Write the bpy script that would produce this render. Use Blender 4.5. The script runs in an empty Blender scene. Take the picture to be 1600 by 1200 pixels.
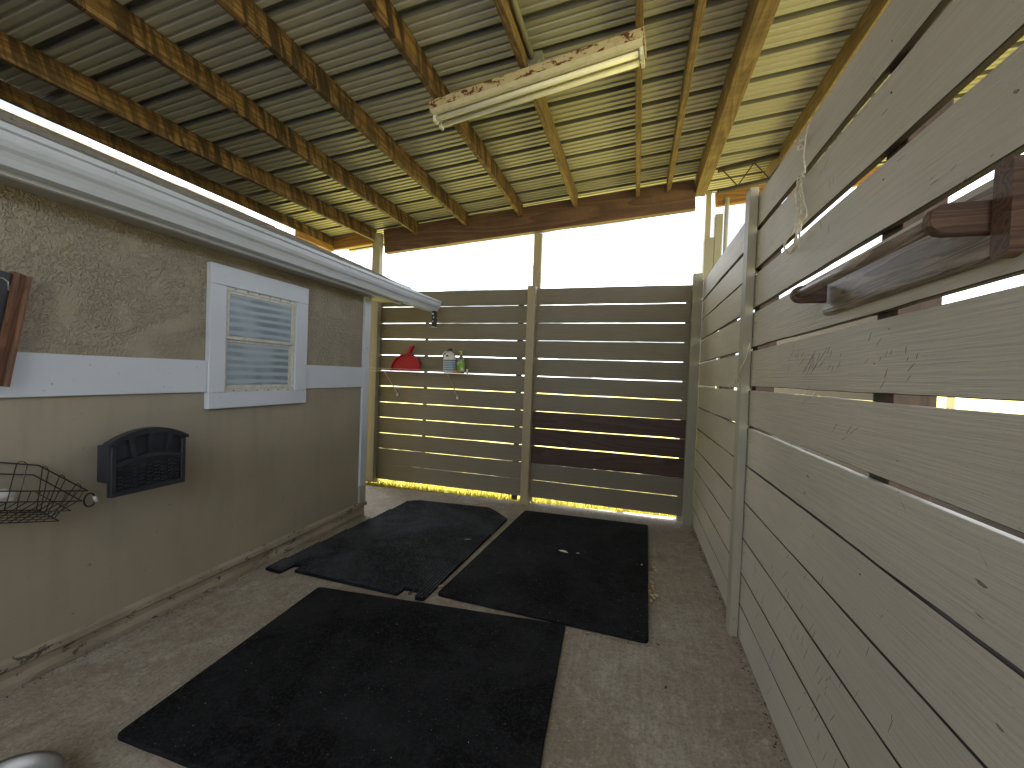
import bpy, bmesh, math, random
from mathutils import Vector, Matrix, noise

random.seed(7)
SC = bpy.context.scene
COL = SC.collection
PI = math.pi

# ------------------------------------------------------------------ camera
FOC, YAW, PITCH, ROLL, CH = 637.3, math.radians(16.57), math.radians(-1.16), math.radians(2.13), 1.373
cy, sy = math.cos(YAW), math.sin(YAW)
_f = Vector((-sy * math.cos(PITCH), cy * math.cos(PITCH), math.sin(PITCH)))
_r = Vector((cy, sy, 0.0))
_u = _r.cross(_f)
CR = math.cos(ROLL) * _r + math.sin(ROLL) * _u
CU = -math.sin(ROLL) * _r + math.cos(ROLL) * _u
CF = _f
CPOS = Vector((0, 0, CH))
cam = bpy.data.cameras.new('camera')
cam_o = bpy.data.objects.new('camera', cam)
COL.objects.link(cam_o)
cam_o.matrix_world = Matrix(((CR.x, CU.x, -CF.x, 0), (CR.y, CU.y, -CF.y, 0), (CR.z, CU.z, -CF.z, CH), (0, 0, 0, 1)))
cam.sensor_fit = 'HORIZONTAL'
cam.sensor_width = 36.0
cam.lens = FOC / 1600 * 36.0
cam.clip_start = 0.05
cam.clip_end = 2000
SC.camera = cam_o

# ------------------------------------------------------------------ sun, sky, exposure
SUN_DIR = Vector((0.33, 0.13, 0.90)).normalized()      # from the scene towards the sun
SUN_STRENGTH = 5.0
SKY_STRENGTH = 0.13
EXPOSURE = 2.52
el = math.asin(SUN_DIR.z)
az = math.atan2(SUN_DIR.x, SUN_DIR.y)
world = bpy.data.worlds.new('World')
SC.world = world
world.use_nodes = True
wn = world.node_tree
wn.nodes.clear()
w_out = wn.nodes.new('ShaderNodeOutputWorld')
w_bg = wn.nodes.new('ShaderNodeBackground')
w_sky = wn.nodes.new('ShaderNodeTexSky')
w_sky.sky_type = 'NISHITA'
w_sky.sun_disc = False
w_sky.sun_elevation = el
w_sky.sun_rotation = az
w_sky.air_density = 1.0
w_sky.dust_density = 1.5
w_tc = wn.nodes.new('ShaderNodeTexCoord')
w_map = wn.nodes.new('ShaderNodeMapping')
w_map.inputs['Scale'].default_value = (1.2, 1.2, 3.4)
w_no = wn.nodes.new('ShaderNodeTexNoise')
w_no.inputs['Scale'].default_value = 2.6
w_no.inputs['Detail'].default_value = 7
w_no.inputs['Roughness'].default_value = 0.6
w_no.inputs['Distortion'].default_value = 0.5
w_rp = wn.nodes.new('ShaderNodeValToRGB')
w_rp.color_ramp.elements[0].position = 0.26
w_rp.color_ramp.elements[0].color = (0.5, 0.5, 0.5, 1)
w_rp.color_ramp.elements[1].position = 0.50
w_rp.color_ramp.elements[1].color = (0.97, 0.97, 0.97, 1)
w_cl = wn.nodes.new('ShaderNodeValToRGB')
w_cl.color_ramp.elements[0].position = 0.455
w_cl.color_ramp.elements[0].color = (1.22, 1.25, 1.32, 1)
_e = w_cl.color_ramp.elements.new(0.53)
_e.color = (5.2, 5.4, 5.7, 1)
w_cl.color_ramp.elements[-1].position = 0.72
w_cl.color_ramp.elements[-1].color = (8.6, 8.9, 9.4, 1)
w_mx = wn.nodes.new('ShaderNodeMixRGB')
wn.links.new(w_tc.outputs['Generated'], w_map.inputs['Vector'])
wn.links.new(w_map.outputs['Vector'], w_no.inputs['Vector'])
wn.links.new(w_no.outputs['Fac'], w_rp.inputs['Fac'])
wn.links.new(w_no.outputs['Fac'], w_cl.inputs['Fac'])
wn.links.new(w_rp.outputs['Color'], w_mx.inputs['Fac'])
wn.links.new(w_sky.outputs['Color'], w_mx.inputs['Color1'])
wn.links.new(w_cl.outputs['Color'], w_mx.inputs['Color2'])
wn.links.new(w_mx.outputs['Color'], w_bg.inputs['Color'])
w_bg.inputs['Strength'].default_value = SKY_STRENGTH
wn.links.new(w_bg.outputs['Background'], w_out.inputs['Surface'])

sun = bpy.data.lights.new('sun', 'SUN')
sun.energy = SUN_STRENGTH
sun.angle = math.radians(0.6)
sun.color = (1.0, 0.94, 0.82)
sun_o = bpy.data.objects.new('sun', sun)
COL.objects.link(sun_o)
sun_o.rotation_euler = SUN_DIR.to_track_quat('Z', 'Y').to_euler()

vs = SC.view_settings
vs.view_transform = 'Standard'
vs.look = 'None'
vs.exposure = EXPOSURE
vs.gamma = 1.0
vs.use_curve_mapping = False
SC.cycles.max_bounces = 14
SC.cycles.diffuse_bounces = 9
SC.cycles.glossy_bounces = 5
SC.cycles.transmission_bounces = 6
SC.cycles.sample_clamp_indirect = 6.0
SC.cycles.caustics_reflective = False
SC.cycles.caustics_refractive = False

# ------------------------------------------------------------------ material helpers
class NM:
    """small node-material builder"""
    def __init__(self, name):
        self.m = bpy.data.materials.new(name)
        self.m.use_nodes = True
        self.t = self.m.node_tree
        self.b = self.t.nodes['Principled BSDF']
        tc = self.t.nodes.new('ShaderNodeTexCoord')
        oi = self.t.nodes.new('ShaderNodeObjectInfo')
        ad = self.t.nodes.new('ShaderNodeVectorMath')
        ad.operation = 'ADD'
        ml = self.t.nodes.new('ShaderNodeMath')
        ml.operation = 'MULTIPLY'
        ml.inputs[1].default_value = 37.0
        self.t.links.new(oi.outputs['Random'], ml.inputs[0])
        self.t.links.new(tc.outputs['Object'], ad.inputs[0])
        self.t.links.new(ml.outputs[0], ad.inputs[1])
        self.vec = ad.outputs[0]
        self.raw = tc.outputs['Object']
        self.rnd = oi.outputs['Random']

    def L(self, a, b):
        self.t.links.new(a, b)

    def mapping(self, scale=(1, 1, 1), rot=(0, 0, 0), src=None):
        n = self.t.nodes.new('ShaderNodeMapping')
        n.inputs['Scale'].default_value = scale
        n.inputs['Rotation'].default_value = rot
        if rot != (0, 0, 0):
            # turn first, then stretch
            r_ = self.t.nodes.new('ShaderNodeMapping')
            r_.inputs['Rotation'].default_value = rot
            self.L(src or self.vec, r_.inputs['Vector'])
            n.inputs['Rotation'].default_value = (0, 0, 0)
            src = r_.outputs[0]
        self.L(src or self.vec, n.inputs['Vector'])
        return n.outputs[0]

    def noise(self, scale, detail=4, rough=0.55, dist=0.0, vec=None, out='Fac'):
        n = self.t.nodes.new('ShaderNodeTexNoise')
        n.inputs['Scale'].default_value = scale
        n.inputs['Detail'].default_value = detail
        n.inputs['Roughness'].default_value = rough
        n.inputs['Distortion'].default_value = dist
        self.L(vec or self.vec, n.inputs['Vector'])
        return n.outputs[out]

    def voronoi(self, scale, vec=None, feature='F1', out='Distance', rnd=1.0):
        n = self.t.nodes.new('ShaderNodeTexVoronoi')
        n.feature = feature
        n.inputs['Scale'].default_value = scale
        n.inputs['Randomness'].default_value = rnd
        self.L(vec or self.vec, n.inputs['Vector'])
        return n.outputs[out]

    def wave(self, scale, dist=2.0, detail=2, dscale=1.5, vec=None, kind='BANDS', direction='X'):
        n = self.t.nodes.new('ShaderNodeTexWave')
        n.wave_type = kind
        if kind == 'BANDS':
            n.bands_direction = direction
        n.inputs['Scale'].default_value = scale
        n.inputs['Distortion'].default_value = dist
        n.inputs['Detail'].default_value = detail
        n.inputs['Detail Scale'].default_value = dscale
        self.L(vec or self.vec, n.inputs['Vector'])
        return n.outputs['Fac']

    def ramp(self, src, stops):
        n = self.t.nodes.new('ShaderNodeValToRGB')
        e = n.color_ramp.elements
        while len(e) < len(stops):
            e.new(0.5)
        for i, (p, c) in enumerate(stops):
            e[i].position = p
            e[i].color = (c, c, c, 1) if isinstance(c, (int, float)) else (*c, 1)
        self.L(src, n.inputs['Fac'])
        return n.outputs['Color']

    def mix(self, fac, a, b, mode='MIX'):
        n = self.t.nodes.new('ShaderNodeMixRGB')
        n.blend_type = mode
        for s, i in ((fac, 'Fac'), (a, 'Color1'), (b, 'Color2')):
            if hasattr(s, 'links'):
                self.L(s, n.inputs[i])
            elif isinstance(s, (int, float)):
                n.inputs[i].default_value = s if i == 'Fac' else (s, s, s, 1)
            else:
                n.inputs[i].default_value = (*s, 1)
        return n.outputs[0]

    def math(self, op, a, b=None):
        n = self.t.nodes.new('ShaderNodeMath')
        n.operation = op
        for s, i in ((a, 0), (b, 1)):
            if s is None:
                continue
            if hasattr(s, 'links'):
                self.L(s, n.inputs[i])
            else:
                n.inputs[i].default_value = s
        return n.outputs[0]

    def bump(self, height, strength=0.5, dist=0.01):
        n = self.t.nodes.new('ShaderNodeBump')
        n.inputs['Strength'].default_value = strength
        n.inputs['Distance'].default_value = dist
        self.L(height, n.inputs['Height'])
        if getattr(self, 'last', None):
            self.L(self.last, n.inputs['Normal'])
        self.last = n.outputs[0]
        self.L(self.last, self.b.inputs['Normal'])

    def col(self, c):
        if hasattr(c, 'links'):
            self.L(c, self.b.inputs['Base Color'])
        else:
            self.b.inputs['Base Color'].default_value = (*c, 1)
        return self

    def set(self, **k):
        for a, v in k.items():
            i = self.b.inputs[a.replace('_', ' ')]
            if hasattr(v, 'links'):
                self.L(v, i)
            else:
                i.default_value = v
        return self


def scale_c(c, k):
    return tuple(x * k for x in c)


def mat_paint(name, c, scuff=0.0, grain=0.3, rough=0.55, vertical=False, under=(0.12, 0.09, 0.06), tint=0.10):
    m = NM(name)
    st = (0.38, 1, 14) if not vertical else (14, 14, 1.3)
    g = m.noise(9, 6, 0.6, 0.15, m.mapping(st))
    broad = m.noise(1.6, 3)
    cc = m.mix(m.ramp(broad, [(0.3, 0.0), (0.7, 1.0)]), scale_c(c, 1 - tint), scale_c(c, 1 + tint * 0.6))
    cc = m.mix(m.math('MULTIPLY', m.rnd, 0.35), cc, scale_c(c, 0.82))
    cc = m.mix(m.ramp(g, [(0.46, 0.0), (0.74, 0.34)]), cc, scale_c(c, 0.55))
    hair = m.noise(12, 5, 0.75, 0.0, m.mapping((0.22, 1, 30) if not vertical else (30, 30, 0.7)))
    cc = m.mix(m.ramp(hair, [(0.60, 0.0), (0.68, 0.26)]), cc, scale_c(c, 0.5))
    # dirt specks and small knots
    kn = m.voronoi(3.1, m.mapping((0.8, 1, 1)) if not vertical else m.mapping((1, 1, .8)))
    kno = m.math('MULTIPLY', m.ramp(kn, [(0.012, 0.8), (0.028, 0.0)]), m.ramp(m.noise(1.9, 2), [(0.45, 0.0), (0.6, 1.0)]))
    cc = m.mix(kno, cc, scale_c(c, 0.25))
    sp = m.noise(120, 2, 0.5)
    cc = m.mix(m.ramp(sp, [(0.70, 0.0), (0.76, 0.5)]), cc, scale_c(c, 0.45))
    if scuff > 0:
        msk = m.ramp(m.noise(1.5, 2, 0.5), [(0.50, 0.05), (0.64, 1.0)])
        s1 = m.noise(4.5, 5, 0.75, 0.3, m.mapping((13, 3, 1.6), (0, 0.7, 0)))
        s1 = m.ramp(s1, [(0.66, 0.0), (0.72, 1.0)])
        s2 = m.noise(3.5, 5, 0.75, 0.3, m.mapping((0.4, 1, 16), (0, 0.012, 0)))
        s2 = m.ramp(s2, [(0.68, 0.0), (0.74, 0.8)])
        s = m.math('MULTIPLY', m.math('MAXIMUM', s1, s2), msk)
        cc = m.mix(m.math('MULTIPLY', s, scuff), cc, (0.10, 0.095, 0.09))
        w2 = m.ramp(m.noise(3, 5, 0.75, 0.5, m.mapping((0.35, 1, 16), (0, -0.008, 0))), [(0.66, 0.0), (0.74, 1.0)])
        cc = m.mix(m.math('MULTIPLY', w2, scuff * 0.55), cc, scale_c(c, 1.35))
    m.col(cc)
    m.set(Roughness=rough)
    m.bump(g, grain, 0.004)
    m.bump(m.noise(60, 3), 0.12, 0.003)
    return m.m


def mat_wood(name, c1, c2, tiger=0.0, rough=0.7, gs=1.0, bump=0.4, axis=0):
    """sawn wood: growth-ring contours and fine fibres running along the given axis"""
    m = NM(name)

    def ax(t):
        t = list(t)
        if axis == 1:
            t = [t[1], t[0], t[2]]
        elif axis == 2:
            t = [t[2], t[1], t[0]]
        return tuple(t)
    g = m.noise(8 * gs, 6, 0.7, 0.3, m.mapping(ax((1.1, 26, 26))))
    f0 = m.noise(1.1 * gs, 2, 0.45, 0.15, m.mapping(ax((0.42, 5.5, 5.5))))
    ring = m.math('FRACT', m.math('MULTIPLY', f0, 17.0))
    ring = m.ramp(ring, [(0.0, 0.9), (0.55, 0.25), (0.86, 0.0), (1.0, 0.9)])
    f = m.math('ADD', m.math('MULTIPLY', g, 0.75), m.math('MULTIPLY', ring, 0.35))
    cc = m.mix(m.ramp(f, [(0.30, 0.0), (0.72, 1.0)]), c2, c1)
    if tiger > 0:
        w = m.noise(1.0, 4, 0.6, 0.6, m.mapping((21, 2.6, 2.6), (0.0, 0.30, 0.15)))
        w = m.ramp(w, [(0.44, 0.0), (0.56, 1.0)])
        amt = m.ramp(m.noise(1.4, 2), [(0.32, 0.45), (0.6, 1.0)])
        dark = m.math('MULTIPLY', m.math('MULTIPLY', w, amt), tiger)
        cc = m.mix(dark, cc, scale_c(c2, 0.42))
        bl = m.ramp(m.noise(3.0, 4, 0.6, 0, m.mapping((1, 2, 2))), [(0.58, 0.0), (0.70, 0.6)])
        cc = m.mix(m.math('MULTIPLY', bl, tiger), cc, scale_c(c2, 0.4))
    kn = m.math('MULTIPLY', m.ramp(m.voronoi(2.6, m.mapping(ax((0.9, 1.4, 1.4)))), [(0.03, 0.85), (0.07, 0.0)]), m.ramp(m.noise(2.2, 1), [(0.45, 0), (0.55, 1)]))
    cc = m.mix(kn, cc, scale_c(c2, 0.45))
    # grey weathering and nail-black spots
    cc = m.mix(m.ramp(m.noise(2.4, 5, 0.7), [(0.5, 0.0), (0.75, 0.35)]), cc, scale_c(c2, 0.8))
    m.col(cc)
    m.set(Roughness=rough)
    m.bump(f, bump, 0.004)
    return m.m


def mat_plain(name, c, rough=0.5, metal=0.0, var=0.12, nscale=6, bump=0.0, bscale=80, spec=None):
    m = NM(name)
    n = m.noise(nscale, 4)
    m.col(m.mix(m.ramp(n, [(0.3, 0.0), (0.7, 1.0)]), scale_c(c, 1 - var), scale_c(c, 1 + var)))
    m.set(Roughness=rough, Metallic=metal)
    if spec is not None:
        m.b.inputs['Specular IOR Level'].default_value = spec
    if bump:
        m.bump(m.noise(bscale, 3), bump, 0.002)
    return m.m


M = {}
TAUPE = (0.36, 0.325, 0.262)
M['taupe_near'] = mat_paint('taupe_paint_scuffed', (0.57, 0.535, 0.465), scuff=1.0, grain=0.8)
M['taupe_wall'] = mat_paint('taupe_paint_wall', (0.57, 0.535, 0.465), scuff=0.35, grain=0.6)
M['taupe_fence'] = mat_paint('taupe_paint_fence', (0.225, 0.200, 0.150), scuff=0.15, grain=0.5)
M['taupe_post'] = mat_paint('taupe_paint_post', (0.36, 0.345, 0.28), grain=0.35, vertical=True)
M['bare_brown'] = mat_wood('stained_brown_board', (0.085, 0.046, 0.034), (0.040, 0.021, 0.016), 0.0, 0.6, 0.7, 0.25)
M['taupe_cover'] = mat_paint('taupe_paint_cover', (0.40, 0.38, 0.31), grain=0.35)
M['post_wood'] = mat_paint('tan_post_wood', (0.42, 0.36, 0.235), grain=0.5, vertical=True)
M['purlin'] = mat_wood('tiger_stained_pine', (0.27, 0.165, 0.078), (0.070, 0.036, 0.020), 1.0)
M['purlin_clean'] = mat_wood('aged_pine', (0.26, 0.18, 0.095), (0.11, 0.066, 0.036), 0.35)
M['purlin_dark'] = mat_wood('dark_pine', (0.20, 0.12, 0.09), (0.09, 0.05, 0.045), 0.2)
M['beam'] = mat_wood('red_brown_beam', (0.17, 0.092, 0.066), (0.07, 0.036, 0.028), 0.1, 0.65, 0.6)
M['orange_pine'] = mat_wood('orange_pine', (0.42, 0.23, 0.08), (0.20, 0.095, 0.03), 0.1)
M['galv'] = mat_plain('galvanised_steel', (0.42, 0.43, 0.43), 0.45, 0.7, 0.25, 40)
M['conduit'] = mat_plain('grey_conduit', (0.34, 0.34, 0.33), 0.5, 0.2)
M['dark_steel'] = mat_plain('dark_steel', (0.035, 0.028, 0.024), 0.6, 0.3, 0.3, 20)
M['black_plastic'] = mat_plain('black_plastic', (0.026, 0.029, 0.042), 0.38, 0, 0.3, 12, 0.15)
M['black_wire'] = mat_plain('black_coated_wire', (0.012, 0.011, 0.011), 0.35)
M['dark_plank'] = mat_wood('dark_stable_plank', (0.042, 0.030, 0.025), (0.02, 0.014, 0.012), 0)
M['towel_dark'] = mat_wood('dark_walnut', (0.15, 0.085, 0.055), (0.045, 0.025, 0.018), 0, 0.6, 2.6, 0.3)
M['towel_grey'] = mat_wood('weathered_walnut', (0.36, 0.29, 0.23), (0.075, 0.055, 0.045), 0, 0.38, 2.4, 0.5, 1)
M['hang_board'] = mat_wood('brown_moulding', (0.24, 0.115, 0.060), (0.11, 0.05, 0.028), 0, 0.5, 1.6, 0.2, 2)
M['navy'] = mat_plain('navy_cap', (0.012, 0.015, 0.04), 0.4)
M['red'] = mat_plain('red_plastic', (0.42, 0.008, 0.028), 0.42, 0, 0.08, 20, 0.05)
M['jug_white'] = mat_plain('white_jug_plastic', (0.72, 0.72, 0.70), 0.4)
M['bowl'] = mat_plain('brushed_steel', (0.30, 0.30, 0.30), 0.45, 0.85, 0.15, 10, 0.1)
M['rope'] = mat_plain('off_white_cord', (0.74, 0.70, 0.60), 0.9, 0, 0.2, 90, 0.6, 300)
M['rag'] = mat_plain('white_rag', (0.75, 0.75, 0.74), 0.9, 0, 0.1, 30)
M['orange'] = mat_plain('orange_soap', (0.62, 0.25, 0.10), 0.5)
M['pump'] = mat_plain('yellow_pump', (0.70, 0.52, 0.12), 0.4)
M['tube_glass'] = mat_plain('unlit_tube_glass', (0.80, 0.80, 0.72), 0.18, 0, 0.03)
M['white_wire'] = mat_plain('off_white_coated_wire', (0.50, 0.46, 0.38), 0.5)
M['shadow_void'] = mat_plain('dark_interior', (0.03, 0.03, 0.035), 0.8)
M['blind'] = mat_plain('white_blind', (0.75, 0.76, 0.74), 0.5)
M['alu'] = mat_plain('aluminium_sash', (0.60, 0.60, 0.56), 0.42, 0.0, 0.15, 30)


def build_special_mats():
    # white painted trim with chips
    m = NM('white_trim_paint')
    c = (0.64, 0.70, 0.80)
    ch = m.ramp(m.noise(26, 5, 0.7, 0.4, m.mapping((1, 1.6, 1))), [(0.665, 0.0), (0.68, 1.0)])
    cc = m.mix(m.ramp(m.noise(2, 3), [(0.3, 0), (0.7, 1)]), scale_c(c, 0.92), c)
    cc = m.mix(m.math('MULTIPLY', ch, 0.75), cc, (0.30, 0.31, 0.30))
    m.col(cc).set(Roughness=0.5)
    m.bump(ch, -0.4, 0.002)
    m.bump(m.noise(50, 3, 0.5, 0, m.mapping((1, 0.12, 1))), 0.15, 0.002)
    M['trim'] = m.m
    # gutter / fascia enamel
    m = NM('white_gutter_enamel')
    st = m.ramp(m.noise(5, 5, 0.65, 0, m.mapping((1, 0.7, 5))), [(0.45, 0.0), (0.75, 0.35)])
    m.col(m.mix(st, (0.58, 0.63, 0.69), (0.30, 0.31, 0.30))).set(Roughness=0.32)
    M['gutter'] = m.m
    m = NM('dim_soffit_paint')
    m.col(m.mix(m.noise(4, 4), (0.36, 0.34, 0.30), (0.44, 0.42, 0.38))).set(Roughness=0.7)
    M['soffit'] = m.m
    # knockdown stucco (upper wall)
    m = NM('knockdown_stucco')
    base = (0.375, 0.332, 0.258)
    big = m.noise(7, 2, 0.45, 0.4)
    fine = m.noise(46, 2, 0.5, 0.5)
    ridge = m.ramp(m.math('ABSOLUTE', m.math('SUBTRACT', fine, 0.5)), [(0.02, 1.0), (0.12, 0.0)])
    mask = m.ramp(big, [(0.50, 1.0), (0.64, 0.30)])
    hgt = m.math('MULTIPLY', ridge, mask)
    hgt2 = m.math('ADD', hgt, m.math('MULTIPLY', mask, -0.12))
    cc = m.mix(m.ramp(m.noise(1.5, 3), [(0.3, 0), (0.7, 1)]), scale_c(base, 0.9), scale_c(base, 1.08))
    cc = m.mix(m.math('MULTIPLY', m.ramp(fine, [(0.6, 0), (0.75, 1)]), 0.15), cc, scale_c(base, 0.6))
    m.col(cc).set(Roughness=0.75)
    m.bump(hgt2, 1.0, 0.0068)
    cav_shade = m.math('MULTIPLY', m.math('MULTIPLY', m.math('SUBTRACT', 1.0, ridge), mask), 0.13)  # hollows between ridges coloured darker, relief shade put into the colour
    m.col(m.mix(cav_shade, cc, scale_c(base, 0.55)))
    m.bump(m.noise(160, 2), 0.1, 0.002)
    M['stucco'] = m.m
    # smooth lower wall
    m = NM('smooth_painted_panel')
    cc = m.mix(m.ramp(m.noise(1.1, 4), [(0.3, 0), (0.7, 1)]), scale_c(base, 0.86), scale_c(base, 1.04))
    sk = m.ramp(m.noise(3, 5, 0.65, 0.2, m.mapping((1, 3.4, 0.5))), [(0.5, 0), (0.72, 1)])
    cc = m.mix(m.math('MULTIPLY', sk, 0.28), cc, scale_c(base, 0.62))
    sp = m.ramp(m.noise(38, 2, 0.5), [(0.74, 0.0), (0.77, 1.0)])
    cc = m.mix(m.math('MULTIPLY', sp, 0.6), cc, (0.10, 0.09, 0.07))
    m.col(cc).set(Roughness=0.6)
    m.bump(m.noise(45, 3, 0.5, 0, m.mapping((1, 0.3, 1))), 0.22, 0.003)
    M['panel'] = m.m
    # peeling skirting
    m = NM('peeling_skirting_paint')
    p = m.noise(7.5, 6, 0.72, 0.8, m.mapping((1, 1.0, 2.4)))
    pm = m.ramp(p, [(0.585, 0.0), (0.61, 1.0)])
    cc = m.mix(pm, (0.40, 0.355, 0.28), (0.05, 0.045, 0.038))
    d = m.ramp(m.noise(3, 4), [(0.4, 0), (0.7, 0.6)])
    cc = m.mix(d, cc, (0.16, 0.13, 0.09))
    m.col(cc).set(Roughness=0.8)
    m.bump(pm, -0.6, 0.004)
    m.bump(m.noise(40, 4), 0.4, 0.004)
    M['peel'] = m.m
    # concrete
    m = NM('broomed_concrete')
    c1, c2, c3 = (0.42, 0.375, 0.310), (0.31, 0.255, 0.195), (0.58, 0.55, 0.49)
    cc = m.mix(m.ramp(m.noise(1.3, 5, 0.6, 0.4), [(0.35, 0), (0.62, 1)]), c1, c2)
    lt = m.ramp(m.noise(2.6, 6, 0.7, 0.6), [(0.52, 0.0), (0.70, 0.8)])
    cc = m.mix(lt, cc, c3)
    fl = m.noise(70, 4, 0.7)
    cc = m.mix(m.ramp(fl, [(0.38, 0.45), (0.52, 0.0)]), cc, scale_c(c2, 0.5))
    cc = m.mix(m.ramp(m.noise(120, 2, 0.6), [(0.58, 0.0), (0.68, 0.4)]), cc, scale_c(c3, 1.1))
    br = m.noise(9, 5, 0.65, 0.1, m.mapping((8, 0.35, 1)))
    cc = m.mix(m.ramp(br, [(0.40, 0.30), (0.56, 0.0)]), cc, scale_c(c1, 0.55))
    mot = m.noise(17, 5, 0.75, 0.4)
    cc = m.mix(m.ramp(mot, [(0.40, 0.26), (0.54, 0.0)]), cc, scale_c(c2, 0.55))
    cc = m.mix(m.ramp(m.noise(33, 4, 0.7, 1.0), [(0.56, 0.0), (0.68, 0.45)]), cc, c3)
    cc = m.mix(m.ramp(m.noise(4.2, 3, 0.6, 0.4), [(0.60, 0.0), (0.74, 0.55)]), cc, (0.17, 0.115, 0.08))
    scr = m.ramp(m.noise(9, 5, 0.7, 2.5, m.mapping((1, 1, 1))), [(0.495, 0), (0.5, 0.5), (0.505, 0)])
    cc = m.mix(m.math('MULTIPLY', scr, 0.35), cc, c3)
    m.col(cc).set(Roughness=0.85)
    m.bump(br, 0.15, 0.004)
    m.bump(fl, 0.35, 0.003)
    M['concrete'] = m.m
    m = NM('dark_soil')
    m.col(m.mix(m.noise(8, 5), (0.06, 0.045, 0.03), (0.13, 0.10, 0.07))).set(Roughness=0.95)
    M['soil'] = m.m
    m = NM('grey_bounce_ground')
    m.col(m.mix(m.noise(30, 5), (0.16, 0.155, 0.145), (0.34, 0.33, 0.31))).set(Roughness=0.95)
    M['bounce_grey'] = m.m
    # rubber
    def rubber(name, c, rib=False):
        m = NM(name)
        v = m.voronoi(95)
        peb = m.noise(85, 4, 0.65)
        cc = m.mix(m.ramp(m.noise(2.2, 5, 0.65, 0.5), [(0.42, 0), (0.72, 1)]), scale_c(c, 0.6), scale_c(c, 3.0))
        cc = m.mix(m.ramp(m.noise(14, 5, 0.75, 1.0), [(0.52, 0), (0.70, 0.6)]), cc, scale_c(c, 4.0))
        sp = m.ramp(m.noise(75, 1, 0.5), [(0.745, 0.0), (0.76, 1.0)])
        cc = m.mix(m.math('MULTIPLY', sp, 0.5), cc, (0.25, 0.23, 0.20))
        cc = m.mix(m.ramp(peb, [(0.46, 0.0), (0.66, 0.7)]), cc, scale_c(c, 3.4))
        m.col(cc)
        m.set(Roughness=0.85 if not rib else 0.7)
        m.b.inputs['Specular IOR Level'].default_value = 0.12
        m.bump(peb, 0.7 if not rib else 0.25, 0.004)
        m.bump(v, 0.3 if not rib else 0.1, 0.003)
        return m.m
    M['rubber'] = rubber('black_rubber_pebbled', (0.0088, 0.0093, 0.0108))
    M['rubber_ridge'] = rubber('pale_rubber_ridge', (0.034, 0.037, 0.043), True)  # ridges get a paler tone than the mat body
    M['rubber_rib'] = rubber('black_rubber_ribbed', (0.0055, 0.006, 0.008), True)
    # roof sheet
    m = NM('cream_painted_steel')
    c = (0.395, 0.395, 0.360)
    cc = m.mix(m.ramp(m.noise(1.2, 4), [(0.3, 0), (0.7, 1)]), scale_c(c, 0.88), c)
    dr = m.ramp(m.noise(4, 5, 0.65, 0.2, m.mapping((0.6, 6, 1))), [(0.5, 0), (0.75, 0.35)])
    cc = m.mix(dr, cc, scale_c(c, 0.6))
    m.col(cc).set(Roughness=0.42)
    M['roof'] = m.m
    m = NM('grey_rib_channel')
    m.col(m.mix(m.noise(6, 5), (0.11, 0.115, 0.115), (0.19, 0.19, 0.18))).set(Roughness=0.6)
    M['rib_grey'] = m.m
    # shingles
    m = NM('grey_asphalt_shingle')
    cc = m.mix(m.noise(60, 3), (0.13, 0.12, 0.105), (0.34, 0.32, 0.28))
    m.col(cc).set(Roughness=0.9)
    m.bump(m.noise(150, 2), 0.4, 0.003)
    M['shingle'] = m.m
    # grass / soil
    m = NM('mown_grass_ground')
    cc = m.mix(m.ramp(m.noise(6, 6, 0.7), [(0.35, 0), (0.65, 1)]), (0.35, 0.305, 0.06), (0.53, 0.455, 0.13))
    cc = m.mix(m.ramp(m.noise(60, 4, 0.7), [(0.4, 0.5), (0.6, 0)]), cc, (0.06, 0.075, 0.015))
    m.col(cc).set(Roughness=0.9)
    m.bump(m.noise(45, 4, 0.7), 0.8, 0.02)
    M['ground'] = m.m
    m = NM('grass_blade')
    cc = m.mix(m.ramp(m.noise(9, 3), [(0.35, 0), (0.65, 1)]), (0.26, 0.26, 0.015), (0.52, 0.43, 0.04))
    m.col(cc).set(Roughness=0.7)
    M['blade'] = m.m
    # rusty lamp housing
    m = NM('rusted_cream_enamel')
    pos = m.noise(16, 6, 0.75, 0.5, m.mapping((0.8, 2, 1.6)))
    rm = m.ramp(pos, [(0.525, 0.0), (0.555, 1.0)])
    rc = m.mix(m.noise(50, 3), (0.045, 0.012, 0.006), (0.20, 0.06, 0.025))
    cc = m.mix(m.ramp(m.noise(30, 4), [(0.45, 0.0), (0.7, 0.4)]), (0.52, 0.46, 0.33), (0.36, 0.24, 0.14))
    cc = m.mix(rm, cc, rc)
    m.col(cc).set(Roughness=m.mix(rm, 0.4, 0.9))
    m.bump(rm, 0.5, 0.002)
    M['rusty'] = m.m
    m = NM('cream_reflector_enamel')
    m.col(m.mix(m.ramp(m.noise(20, 5), [(0.5, 0.0), (0.8, 0.5)]), (0.60, 0.57, 0.44), (0.36, 0.30, 0.20))).set(Roughness=0.3)
    M['reflector'] = m.m
    # obscure window glass
    m = NM('obscure_glass')
    bl_ = m.wave(6.6, 1.8, 1, 2.0, m.mapping((0.0, 0.25, 1.0), src=m.raw), 'BANDS', 'Z')
    fade = m.ramp(m.noise(3.0, 2, 0.5, 0, m.mapping((1, 1.6, 1.0))), [(0.35, 0.25), (0.6, 1.0)])
    dk = m.math('MULTIPLY', m.ramp(bl_, [(0.35, 1.0), (0.75, 0.0)]), fade)
    m.col(m.mix(dk, (0.44, 0.54, 0.62), (0.22, 0.29, 0.345))).set(Roughness=0.42)
    m.b.inputs['Transmission Weight'].default_value = 0.08
    m.b.inputs['IOR'].default_value = 1.45
    m.bump(m.noise(9, 3, 0.5, 0.6, m.mapping((1, 0.5, 5.0))), 0.15, 0.008)
    m.bump(m.noise(240, 2), 0.25, 0.001)
    M['glass'] = m.m
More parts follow.
